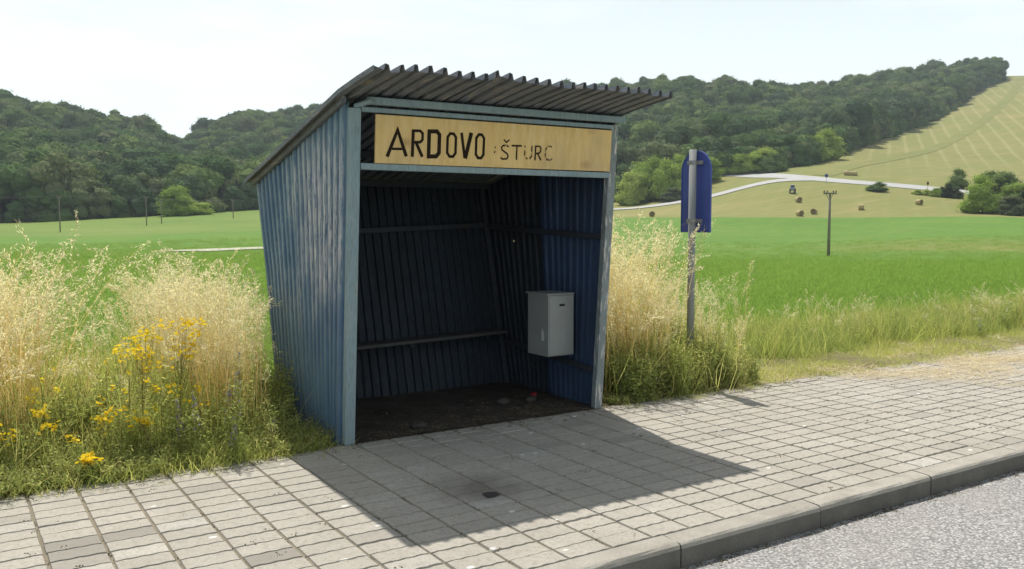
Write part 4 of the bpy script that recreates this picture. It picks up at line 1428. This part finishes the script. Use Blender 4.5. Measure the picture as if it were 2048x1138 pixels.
tree('shrub', 385, 262, 5.5, 5.5, 'light', 'low bright shrub spilling onto the meadow from the valley', 'shrub', None, 26, 0.0)

# ------------------------------------------------------------------ far things in the fields
n = NT('hay')
v = n.coord('Object', (1, 1, 1))
MAT_BALE = n.surf(n.ramp(n.noise(v, 9, 5, 0.7), (0.3, (0.34, 0.27, 0.13)), (0.7, (0.54, 0.45, 0.25))), 0.95, n.bump(n.noise(v, 25, 4), 0.8, 0.05), 0, 0.1)
MAT_BALE_END = NT('hay_bale_end')
v = MAT_BALE_END.coord('Object')
MAT_BALE_END = MAT_BALE_END.surf(MAT_BALE_END.ramp(MAT_BALE_END.noise(v, 8, 4), (0.3, (0.13, 0.10, 0.05)), (0.7, (0.24, 0.18, 0.09))), 0.95)


def bale_mesh():
    mb = MB()
    N_ = 20
    R_, L_ = 0.66, 0.62
    prof = [(-L_, 0.0), (-L_ + .02, R_ * .55), (-L_, R_ * .93), (-L_ + .07, R_), (0, R_ * 1.015), (L_ - .07, R_), (L_, R_ * .93), (L_ - .02, R_ * .55), (L_, 0.0)]
    vs_, fs_, mi_ = [], [], []
    for x, r_ in prof:
        for k in range(N_):
            a = 2 * math.pi * k / N_
            rr_ = r_ * (1 + 0.015 * math.sin(3 * a))
            vs_.append((x, rr_ * math.cos(a), R_ * .97 + rr_ * math.sin(a)))
    for i in range(len(prof) - 1):
        for k in range(N_):
            fs_.append((i * N_ + k, i * N_ + (k + 1) % N_, (i + 1) * N_ + (k + 1) % N_, (i + 1) * N_ + k))
            mi_.append(1 if i in (0, 1, 6, 7) else 0)
    return make_mesh('hay_bale', vs_, fs_, [MAT_BALE, MAT_BALE_END], mi_, True)


BALE = bale_mesh()
GB = 'round hay bales on the mown fields'
for u, r, rz, lab in [(1303, 204, 0.9, 'round hay bale at the field edge left of the stop sign'),
                      (1595, 224, 1.1, 'topmost round hay bale of the three near the utility pole'),
                      (1598, 203, 1.3, 'round hay bale at the crop edge below the other two near the pole'),
                      (1626, 207, 0.4, 'round hay bale nearest the utility pole on its left'),
                      (1720, 215, 2.2, 'round hay bale right of the utility pole, end towards the road'),
                      (1835, 226, 1.5, 'round hay bale near the dark pointed bush'),
                      (1999, 288, 0.8, 'first hay bale above the road behind the trees'),
                      (2012, 290, 1.4, 'middle hay bale above the road behind the trees'),
                      (2034, 292, 1.9, 'last hay bale above the road at the picture edge')]:
    p = land(u, r)
    o = link('hay_bale', BALE, None, (p.x, p.y, p.z - 0.03))
    o.rotation_euler = (0, 0, rz)
    tag(o, lab, 'hay bale', GB)
for k, lab in enumerate(['left hay bale of the close row beside the far road', 'middle hay bale of the close row beside the far road', 'right hay bale of the close row beside the far road']):
    p = land(1688 + k * 9.0, 279)
    o = link('hay_bale', BALE, None, (p.x, p.y, p.z - 0.03))
    o.rotation_euler = (0, 0, -YAW - 0.35)
    tag(o, lab, 'hay bale', GB)

n = NT('pole_wood')
MAT_POLE = n.surf(n.ramp(n.noise(n.coord('Object', (5, 5, 0.6)), 3, 4), (0.3, (0.16, 0.135, 0.105)), (0.7, (0.26, 0.23, 0.19))), 0.9)
n = NT('porcelain'); MAT_PORC = n.surf((0.10, 0.07, 0.05), 0.3)


def utility_pole(u, r, h, label, arm=1.0, rz=0.4, group=None, rad=0.15):
    p = land(u, r)
    t = tag(empty('utility_pole', (p.x, p.y, p.z), rz), label, 'utility pole', group)
    mb = MB(); mb.tube([(0, 0, -0.4), (0, 0, h * .5), (0, 0, h)], [rad * 1.25, rad, rad * .8], 10); mb.build('pole', MAT_POLE, t, True)
    mb = MB(); mb.beam((-arm, 0, h + 0.05), (arm, 0, h + 0.05), 0.16, 0.18); mb.build('crossarm', MAT_POLE, t)
    for s in (-1, 1):
        mb = MB(); mb.tube([(0, 0.1, h - 0.75), (s * arm * .55, 0.1, h - 0.02)], 0.035, 6); mb.build('brace', MAT_POLE, t)
    for s in (-0.9, -0.45, 0.5, 0.92):
        mb = MB(); mb.tube([(s * arm, 0, h + .14), (s * arm, 0, h + .24), (s * arm, 0, h + .32), (s * arm, 0, h + .40)], [.03, .09, .07, .03], 8); mb.build('insulator', MAT_PORC, t)
    return p + Vector((0, 0, h + 0.4))


utility_pole(1657, 105, 7.0, 'dark utility pole with crossarm in the bright crop field', 0.75, -YAW + 0.1)
GP = 'utility poles crossing the left meadow'
tops = [utility_pole(u, r, h, lab, 0.5, -0.4, GP, 0.10) for u, r, h, lab in [
    (122, 190, 6.6, 'leftmost utility pole seen through the seed heads'),
    (295, 215, 6.2, 'left pole of the close pair on the meadow'),
    (325, 222, 5.2, 'right pole of the close pair on the meadow'),
    (468, 236, 4.4, 'utility pole on the meadow nearest the shelter wall')]]
n = NT('wire'); MAT_WIRE = n.surf((0.16, 0.16, 0.16), 0.5)
ends = [Vector(tops[0]) + (Vector(tops[0]) - Vector(tops[1])) * 1.0] + [Vector(t) for t in tops] + [Vector(tops[3]) + (Vector(tops[3]) - Vector(tops[1])) * 1.0]
WLAB = ['overhead wire running out of the picture from the leftmost pole', 'overhead wire between the leftmost pole and the close pair', 'short overhead wire joining the close pair of poles', 'overhead wire between the close pair and the pole by the shelter', 'overhead wire running on behind the shelter']
for k in range(5):
    a, b = ends[k], ends[k + 1]
    mb = MB()
    mb.tube([a.lerp(b, t) - Vector((0, 0, 0.9 * (b - a).length / 60 * 4 * t * (1 - t))) for t in np.linspace(0, 1, 13)], 0.014, 4)
    tag(mb.build('overhead_wire', MAT_WIRE), WLAB[k], 'wire', 'overhead wires of the left meadow')

# small farm vehicle seen from behind, far off in the hay field
n = NT('vehicle_grey'); MAT_VEH = n.surf((0.20, 0.25, 0.36), 0.4)
n = NT('vehicle_pale_roof'); MAT_VROOF = n.surf((0.70, 0.68, 0.55), 0.5)
n = NT('vehicle_glass'); MAT_VGLASS = n.surf((0.05, 0.06, 0.08), 0.1)
n = NT('rubber'); MAT_TYRE = n.surf((0.03, 0.03, 0.03), 0.85)
p = land(1582, 236)
tr = tag(empty('tractor', (p.x, p.y, p.z), -YAW - 0.25), 'small grey tractor with pale cab roof parked in the hay field', 'tractor')
mb = MB(); mb.box((0, 0.3, 0.95), (0.75, 2.0, 0.6), 0.08); mb.build('body', MAT_VEH, tr)
mb = MB(); mb.box((0, -0.25, 1.6), (1.0, 0.95, 0.85), 0.06); cab = mb.build('cab', MAT_VEH, tr)
mb = MB(); mb.box((0, -0.735, 1.68), (0.78, 0.02, 0.5), 0.004); mb.build('window', MAT_VGLASS, cab)
mb = MB(); mb.box((0, -0.25, 2.12), (1.15, 1.1, 0.17), 0.05); mb.build('roof', MAT_VROOF, cab)
for sx, sy, rr_, ww in ((-.62, -.35, .62, .34), (.62, -.35, .62, .34), (-.5, 1.15, .4, .24), (.5, 1.15, .4, .24)):
    mb = MB(); mb.tube([(sx - ww / 2, sy, rr_), (sx - ww * .4, sy, rr_), (sx + ww * .4, sy, rr_), (sx + ww / 2, sy, rr_)], [rr_ * .86, rr_, rr_, rr_ * .86], 18)
    wh = mb.build('wheel', MAT_TYRE, tr)
    mb = MB(); mb.tube([(sx - ww / 2 - .01, sy, rr_), (sx + ww / 2 + .01, sy, rr_)], rr_ * .5, 12); mb.build('rim', MAT_VROOF, wh)

n = NT('far_sign_blue'); MAT_FSIGN = n.surf((0.06, 0.08, 0.25), 0.5)
for u, r, h, lab in ((1649, 254, 2.6, 'small blue road sign on a post at the far junction'), (1851, 255, 2.2, 'small dark marker sign on a post beside the far road')):
    p = land(u, r)
    t = tag(empty('road_sign', (p.x, p.y, p.z), -YAW), lab, 'sign')
    mb = MB(); mb.tube([(0, 0.06, -0.2), (0, 0.06, h)], 0.05, 8); mb.build('post', MAT_ZINC, t)
    mb = MB()
    if u == 1649:
        mb.tube([(0, -0.02, h - .35), (0, 0.0, h - .35)], 0.50, 20)
    else:
        mb.box((0, -0.01, h - .35), (0.55, 0.03, 0.75), 0.02)
    mb.build('panel', MAT_FSIGN if u == 1649 else MAT_RAG, t)

# ------------------------------------------------------------------ verge plants
protos('dry', [dry_clump(300 + i, 10, 0.75, 1.45) for i in range(7)])
protos('upright', [dry_clump(320 + i, 8, 0.7, 1.4, True, .07) for i in range(5)])
protos('thin', [dry_clump(330 + i, 4, 1.0, 1.6) for i in range(4)])
protos('tuft', [blade_clump(340 + i, M_GRASS, 36, .18, .60, .10) for i in range(5)])
protos('lush', [blade_clump(350 + i, M_LUSH, 46, .06, .26, .12, (.003, .006), .09) for i in range(4)])
protos('low', [blade_clump(360 + i, M_GRASS, 40, .03, .13, .10, (.003, .006), .07) for i in range(4)])
protos('herb', [herb(370 + i, .55, 5, 40) for i in range(6)])
protos('crop', [blade_clump(390 + i, M_CROPLEAF, 60, .03, .13, .26, (.007, .012), .10) for i in range(4)])
protos('straw', [blade_clump(400 + i, M_STRAW, 26, .002, .02, .12, (.003, .006), .10) for i in range(4)])
protos('creep', [herb(410 + i, .14, 6, 30, (.012, .026), bushy=.16) for i in range(4)])


def pick(n_, x0, x1, y0, y1, fn, seed, gap=0.17):
    """fn(x, y) is the chance that a plant stands there"""
    rg_ = np.random.default_rng(seed)
    out_ = []
    while len(out_) < n_:
        x, y = rg_.uniform(x0, x1), rg_.uniform(y0, y1)
        if -gap < x < W + gap and -0.1 < y < 1.85 + gap: continue
        if rg_.random() < fn(x, y):
            out_.append((x, y, verge_z(x, y) - 0.01))
    return np.array(out_)


def dens_dry(x, y):
    if x < -1.95 - 0.05 * y: return 1.0
    if x < -0.92: return 0.07
    if x < -0.15: return 1.0 if y > 0.55 else 0.35
    return 0.5


rg = np.random.default_rng(77)
P = pick(700, -6.5, -0.2, 0.60, 3.6, dens_dry, 1, 0.72)
sc = np.where(P[:, 0] < -1.9, 1.17, np.where(P[:, 0] < -0.92, 0.88, 1.10)) * rg.uniform(.75, 1.08, len(P))
scatter('dry_grass', 'dry', P, sc, 0.10, 'tall pale dry seeding grass left of the shelter', seed=11)
P = pick(70, -1.0, -0.3, 0.55, 2.4, lambda x, y: 1.0, 45, 0.36)
scatter('dry_grass', 'upright', P, rg.uniform(.7, 1.02, len(P)), 0.03, 'dry grass standing close to the left shelter wall', seed=46)
P = pick(90, -6.5, -0.2, 0.5, 3.2, lambda x, y: 1.0 if x < -1.9 or x > -1 else .5, 2, 0.75)
scatter('dry_grass', 'thin', P, rg.uniform(.75, 1.02, len(P)), 0.10, 'single tall grass stalks above the left verge', seed=12)
P = pick(900, -6.5, -0.18, 0.18, 4.2, lambda x, y: 1.0 if y > .4 else .4, 3, 0.45)
scatter('grass', 'tuft', P, rg.uniform(.7, 1.35, len(P)) * np.clip(.45 + P[:, 1] * .55, .5, 1.1), 0.12, 'green grass blades among the dry stalks left of the shelter', seed=13)
P = pick(560, -6.5, -0.16, 0.10, 2.6, lambda x, y: 1.0 if y < 1.2 else .35, 4, 0.22)
scatter('weeds', 'herb', P, rg.uniform(.55, 1.15, len(P)) * np.clip(.40 + P[:, 1] * .7, .45, 1.1), 0.14, 'leafy green weeds along the front of the left verge', seed=14)
P = pick(700, -6.5, -0.15, -0.03, 0.55, lambda x, y: 1.0 if (x < -1.3 or y > .12) else .35, 5, 0.26)
scatter('ground_cover', 'creep', P, rg.uniform(.6, 1.25, len(P)), 0.10, 'low creeping plants at the pavement edge left of the shelter', seed=15)
P = pick(900, -6.5, -0.15, -0.01, 0.6, lambda x, y: 1.0, 6, 0.22)
scatter('grass', 'low', P, rg.uniform(.7, 1.4, len(P)), 0.10, 'short grass at the pavement edge left of the shelter', seed=16)

# right of the shelter
def dens_r(x, y): return 1.0 if x < 3.75 else max(0.0, 1.0 - (x - 3.75) / 0.8) * .8


P = pick(520, 2.40, 4.6, 0.06, 1.7, dens_r, 7, 0.46)
P3 = pick(90, 2.38, 3.0, 0.02, 1.4, lambda x, y: 1.0, 51, 0.26)
scatter('weeds', 'creep', P3, rg.uniform(.5, .85, len(P3)), 0.05, 'low weeds at the foot of the right shelter post', seed=52)
scatter('weeds', 'herb', P, rg.uniform(.75, 1.35, len(P)) * np.clip(.62 + P[:, 1] * .5, .6, 1.1), 0.14, 'bushy green weeds round the foot of the stop sign', seed=17)
P = pick(170, 2.42, 4.5, 0.35, 3.0, lambda x, y: (1.0 if x < 3.35 else .35 if y > 1.1 else 0.0), 8, 0.80)
P2 = pick(80, 2.42, 3.2, 0.30, 2.3, lambda x, y: 1.0, 47, 0.34)
scatter('dry_grass', 'upright', P2, rg.uniform(.75, 1.10, len(P2)), 0.03, 'dry grass standing close to the right shelter wall', seed=48)
scatter('dry_grass', 'dry', P, rg.uniform(.85, 1.32, len(P)), 0.09, 'tall pale dry grass between shelter and stop sign', seed=18)
P2 = pick(46, 3.05, 4.35, 0.22, 1.3, lambda x, y: 0.0 if (3.2 < x < 4.0 and y < .75) else 1.0, 53)
scatter('dry_grass', 'upright', P2, rg.uniform(.55, .85, len(P2)), 0.07, 'shorter dry stalks round the foot of the stop sign', seed=54)
P = pick(26, 2.5, 6.2, 0.5, 2.4, lambda x, y: 1.0 if x < 3.3 or y > 1.0 else 0, 9, 0.85)
scatter('dry_grass', 'thin', P, rg.uniform(.62, .95, len(P)), 0.10, 'single dry stalks right of the shelter', seed=19)
P = pick(150, 2.4, 4.7, 0.05, 2.4, dens_r, 10, 0.46)
scatter('grass', 'tuft', P, rg.uniform(.6, 1.25, len(P)), 0.12, 'grass blades among the weeds by the stop sign', seed=20)
P = pick(2100, 3.9, 22, 0.95, 3.6, lambda x, y: 1.0 if y > 1.30 + .15 * math.sin(x * 1.7) + .1 * math.sin(x * 4.1) else .03, 11)
scatter('grass', 'lush', P, rg.uniform(.75, 1.6, len(P)), 0.12, 'lush green grass between the mown strip and the crop', seed=21)
P = pick(420, 4.6, 16, 1.3, 3.0, lambda x, y: 1.0, 41)
scatter('weeds', 'herb', P, rg.uniform(.4, .8, len(P)), 0.12, 'leafy weeds at the field edge on the right', seed=42)
P = pick(34, 4.6, 14, 1.1, 3.0, lambda x, y: 1.0, 43)
scatter('dry_grass', 'dry', P, rg.uniform(.35, .62, len(P)), 0.12, 'pale seed heads at the field edge on the right', seed=44)
P = pick(380, 4.6, 22, 1.1, 3.4, lambda x, y: 1.0, 12)
scatter('grass', 'tuft', P, rg.uniform(.6, 1.1, len(P)), 0.12, 'longer grass tufts at the field edge on the right', seed=22)
P = pick(2000, 3.9, 22, 0.02, 1.5, lambda x, y: 1.0 if y > .18 else .5, 13)
scatter('grass', 'low', P, rg.uniform(.35, .85, len(P)), 0.10, 'short mown grass strip beside the pavement on the right', seed=23)
P = pick(1500, 3.9, 22, 0.0, 1.2, lambda x, y: .35 + .65 * (math.sin(x * 2.3) * math.sin(y * 5 + x) > 0.1), 14)
scatter('cut_grass', 'straw', P, rg.uniform(.7, 1.3, len(P)), 0.06, 'dry cut grass lying on the mown strip', seed=24)
rr_ = np.random.default_rng(9)
k = 900
px = 5.3 + rr_.gamma(2.2, 1.5, k)
py = -0.05 - rr_.beta(1.6, 2.4, k) * np.clip((px - 4.7) / 1.3, .1, 1.3) * (1.0 + .35 * np.sin(px * 3.1))
P = np.stack([px, np.maximum(py, -1.7), np.full(k, 0.002)], 1)
P = P[(np.sin(P[:, 0] * 2.9 + 1) * np.sin(P[:, 1] * 7 + P[:, 0]) + rr_.normal(0, .45, k)) > -.25]
k = len(P)
scatter('cut_grass', 'straw', P, rr_.uniform(.6, 1.2, k), 0.03, 'cut straw strewn over the pavement on the right', seed=25)
# tufts in the joints of the pavement edge
k = 70
px = rr_.uniform(2.4, 9, k)
P = np.stack([px, -abs(rr_.normal(0, .10, k)) - .01, np.zeros(k)], 1)
scatter('grass', 'low', P, rr_.uniform(.25, .6, k), 0.1, 'tiny grass tufts growing in the pavement joints', seed=26)

# grit and crumbs of earth in the joints, along the verge and on the shelter floor
MAT_GRIT = M_ground('grit', [(0.10, 0.08, 0.055), (0.16, 0.13, 0.09), (0.24, 0.20, 0.15), (0.09, 0.085, 0.04)], 9, 60, 0.5, 0.005)


def crumb(seed):
    rg_ = np.random.default_rng(seed)
    g = Geo()
    for _ in range(7):
        c = rg_.normal(0, .022, 3) * [1, 1, 0] + [0, 0, .001]
        r_ = rg_.uniform(.002, .0055)
        a_, b_ = np.meshgrid(np.linspace(0, 2 * np.pi, 6), np.linspace(0, np.pi, 4))
        q = np.stack([np.cos(a_) * np.sin(b_), np.sin(a_) * np.sin(b_), np.cos(b_) * .6], -1) * r_ * (1 + .2 * rg_.normal(0, 1, a_.shape))[..., None] + c
        q[:, -1] = q[:, 0]
        g.quads(np.stack([q[:-1, :-1], q[1:, :-1], q[1:, 1:], q[:-1, 1:]], 2).reshape(-1, 4, 3))
    return g.mesh('crumb', [MAT_GRIT])


protos('crumb', [crumb(600 + i) for i in range(5)])
rgg = np.random.default_rng(61)
k = 520
col_ = rgg.integers(0, 40, k)
Pj = np.stack([TILE_X0 + col_ * TW + rgg.normal(0, .004, k), -rgg.uniform(0, 2.6, k), np.full(k, -.006)], 1)
Pe = np.stack([rgg.uniform(-3.5, 9, 700), -abs(rgg.normal(0, .09, 700)), np.zeros(700)], 1)
Pr = np.stack([rgg.uniform(-2.5, 9, 160), -rgg.uniform(0, 2.6, 160), np.zeros(160)], 1)
Pf = np.stack([rgg.uniform(0.05, 2.15, 500), abs(rgg.normal(0, .45, 500)).clip(0, 1.4), np.full(500, .008)], 1)
Pk = np.stack([rgg.uniform(-1, 9, 500), KERB_Y - abs(rgg.normal(0, .03, 500)) - .004, np.full(500, -.130)], 1)
Pg = np.concatenate([Pj, Pe, Pr, Pf, Pk])
scatter('gravel', 'crumb', Pg, rgg.uniform(.5, 1.3, len(Pg)), 0.05, 'grit and earth crumbs on the paving, floor and gutter', seed=62)

# the crop itself, standing leaves near the verge
k = 24000
rgc = np.random.default_rng(5)
aa = rgc.uniform(az_of(-60), az_of(2120), k)
r0 = 9.2 / np.cos(aa)
rr2 = r0 + 130 * rgc.uniform(0, 1, k) ** 2.2
P = np.array([(CAM[0] + r * math.sin(a), CAM[1] + r * math.cos(a), land_z(a, r) - .02) for a, r in zip(aa, rr2)])
scatter('crop', 'crop', P, rgc.uniform(.8, 1.35, k) * np.clip(.8 + (rr2 - 15) / 60, .8, 1.6), 0.08, 'leaves of the green crop standing beyond the verge', seed=27)


# ------------------------------------------------------------------ flowering plants one can pick out
def flower_plant(name, x, y, h, seed, kind, label, heads=14, group=None):
    rg_ = np.random.default_rng(seed)
    z0 = verge_z(x, y)
    t = tag(empty(name, (x, y, z0), rg_.uniform(0, 6)), label, 'plant', group)
    gs, gl, gf = Geo(), Geo(), Geo()
    tt = np.linspace(0, 1, 6)
    lean = rg_.normal(0, .05, 3) * [1, 1, 0]
    main = lean * tt[:, None] ** 1.5 + np.array([0, 0, h * .8]) * tt[:, None]
    for sa in (0, 1.57):
        gs.strip(main, np.linspace(.006, .003, 6), (math.cos(sa), math.sin(sa), 0))
    tips = []
    if kind == 'yellow':
        for k in range(heads):
            a = rg_.uniform(0, 6.28)
            f = rg_.uniform(.45, .95)
            b = np.array([np.interp(f, tt, main[:, q]) for q in range(3)])
            e = b + np.array([math.cos(a), math.sin(a), 0]) * rg_.uniform(.04, .17) * min(1, h * 1.4) + [0, 0, max(.03, h * rg_.uniform(.66, 1.0) - b[2])]
            m = (b + e) / 2 + [math.cos(a) * .02, math.sin(a) * .02, -.01]
            gs.strip(np.array([b, m, e]), [.003, .0025, .002], (-math.sin(a), math.cos(a), 0))
            tips.append(e)
        for e in tips:
            for _ in range(rg_.integers(3, 6)):
                c = e + rg_.normal(0, .014, 3)
                nrm = np.array([rg_.normal(0, .5), rg_.normal(0, .5) - .25, 1.0]); nrm /= np.linalg.norm(nrm)
                u_ = np.cross(nrm, [1, 0, 0]); u_ /= np.linalg.norm(u_); v_ = np.cross(nrm, u_)
                for q in range(5):
                    a = q * 2 * math.pi / 5
                    d = u_ * math.cos(a) + v_ * math.sin(a)
                    s_ = np.cross(nrm, d)
                    R_ = rg_.uniform(.013, .018)
                    gf.quads([[c, c + d * R_ * .6 + s_ * R_ * .42, c + d * R_ + nrm * .002, c + d * R_ * .6 - s_ * R_ * .42]])
    else:
        k = 46
        f = rg_.uniform(.30, 1.0, k) ** .8
        c = np.stack([np.interp(f, tt, main[:, q]) for q in range(3)], 1) * [1, 1, 1.2]
        a = rg_.uniform(0, 6.28, k)
        al = np.stack([np.cos(a), np.sin(a), np.full(k, .5)], 1)
        gf.leaves(c + al * (.035 * (1.15 - f))[:, None], rg_.uniform(.014, .024, k), .011, rg_, None, 1.0, 0, al)
        gl.leaves(c + al * (.02 * (1.15 - f))[:, None], .03, .008, rg_, None, 1.0, 0, al)
        tips = [main[-1]]
    k = int(90 + 330 * h)
    f = rg_.uniform(.03, .85, k)
    c = np.stack([np.interp(f, tt, main[:, q]) for q in range(3)], 1)
    a = rg_.uniform(0, 6.28, k)
    al = np.stack([np.cos(a), np.sin(a), np.full(k, .35)], 1)
    sp_ = rg_.uniform(.01, .11, k) * min(1.0, .4 + h)
    gl.leaves(c + al * sp_[:, None], rg_.uniform(.02, .04, k), rg_.uniform(.008, .013, k), rg_, np.array([0, 0, .8]), .5, 0, al)
    link('stem', gs.mesh('stem', [M_HERBSTEM]), t)
    link('leaves', gl.mesh('leaves', [M_HERB]), t)['kind'] = 'stuff'
    fo = link('flowers', gf.mesh('flowers', [M_YELLOW if kind == 'yellow' else M_VIOLET if kind == 'violet' else M_PALE]), t)
    fo['kind'] = 'stuff'
    return t


GY = 'yellow flowering plants in the left verge'
for i, (x, y, h, hd, lab) in enumerate([
        (-1.12, 0.50, 0.97, 36, 'tallest yellow flowering plant with a dense flower head, left of the shelter'),
        (-1.36, 0.50, 0.91, 28, 'yellow flowering plant just left of the tallest one'),
        (-1.46, 0.46, 0.80, 20, 'yellow flowering plant below the two tall ones'),
        (-1.82, 0.00, 0.17, 9, 'low yellow flowers hanging over the pavement edge, left one'),
        (-1.74, -0.01, 0.16, 8, 'low yellow flowers hanging over the pavement edge, right one'),
        (-1.63, 0.28, 0.36, 10, 'short yellow flowering plant above the pavement-edge flowers'),
        (-1.51, 0.33, 0.39, 5, 'small yellow plant with few flowers in the middle of the verge'),
        (-1.33, 0.28, 0.36, 14, 'pale spread yellow plant right of the middle of the verge'),
        (-2.02, 0.48, 0.44, 8, 'yellow flowering plant near the left border of the picture, upper one'),
        (-2.18, 0.38, 0.36, 12, 'yellow flowering plant cut by the left border of the picture'),
        (-1.95, 0.34, 0.34, 6, 'small yellow plant near the left border, rightmost of three'),
        (-1.93, 0.75, 0.68, 8, 'yellow flowers half hidden among the dry stalks'),
        (-1.25, 0.42, 0.66, 9, 'yellow plant in the gap below the tallest flower head'),
        (-1.58, 0.44, 0.55, 6, 'yellow plant left of and below the three tall ones'),
        (-1.02, 0.36, 0.50, 5, 'few yellow flowers just left of the violet spikes'),
        (-1.80, 0.30, 0.26, 5, 'small yellow plant between the left border group and the middle')]):
    flower_plant('yellow_flower', x, y, h, 500 + i, 'yellow', lab, hd, GY)
GV = 'violet spiked flowers at the pavement edge'
for i, (x, y, h, lab) in enumerate([
        (-0.86, 0.02, 0.78, 'tall violet flower spike at the pavement edge left of the shelter'),
        (-1.08, 0.10, 0.52, 'violet flower spike left of the tall one'),
        (-0.86, 0.20, 0.54, 'violet flower spike behind the tall one'),
        (-0.89, -0.01, 0.26, 'short violet spike at the foot of the tall one'),
        (-0.52, 0.28, 0.22, 'small violet flowers near the shelter wall'),
        (-1.16, 0.22, 0.46, 'leftmost violet flower spike in the verge')]):
    flower_plant('violet_flower', x, y, h, 540 + i, 'violet', lab, 0, GV)
GW = 'pale flowers on the right verge'
for i, (x, y, h, lab) in enumerate([
        (10.4, 1.3, 0.75, 'tall pale flower spike at the right field edge'),
        (11.2, 1.3, 0.45, 'pale flowers near the right picture border, upper one'),
        (9.9, 0.9, 0.30, 'short pale flowers before the tall pale spike'),
        (9.6, 0.10, 0.22, 'low pale flowers at the pavement edge on the right')]):
    flower_plant('pale_flower', x, y, h, 560 + i, 'pale', lab, 0, GW)

# ------------------------------------------------------------------ summer haze over the valley
zb, zt = float(ZS.min()) - 1.5, float(ZS.max()) + 30
R_ = 2750
mb = MB()
mb.add([(CAM[0] + sx * R_, CAM[1] + sy * R_, z) for z in (zb, zt) for sx, sy in ((-1, -1), (1, -1), (1, 1), (-1, 1))],
       [(3, 2, 1, 0), (4, 5, 6, 7), (0, 1, 5, 4), (1, 2, 6, 5), (2, 3, 7, 6), (3, 0, 4, 7)])
n = NT('haze')
pv = n.new('ShaderNodeVolumePrincipled')
pv.inputs['Color'].default_value = (0.80, 0.90, 1.0, 1)
pv.inputs['Density'].default_value = 0.00021
pv.inputs['Anisotropy'].default_value = 0.2
n.link(pv.outputs[0], n.out.inputs['Volume'])
tag(mb.build('haze', n.m), 'thin summer haze over the valley', None, None, 'stuff')
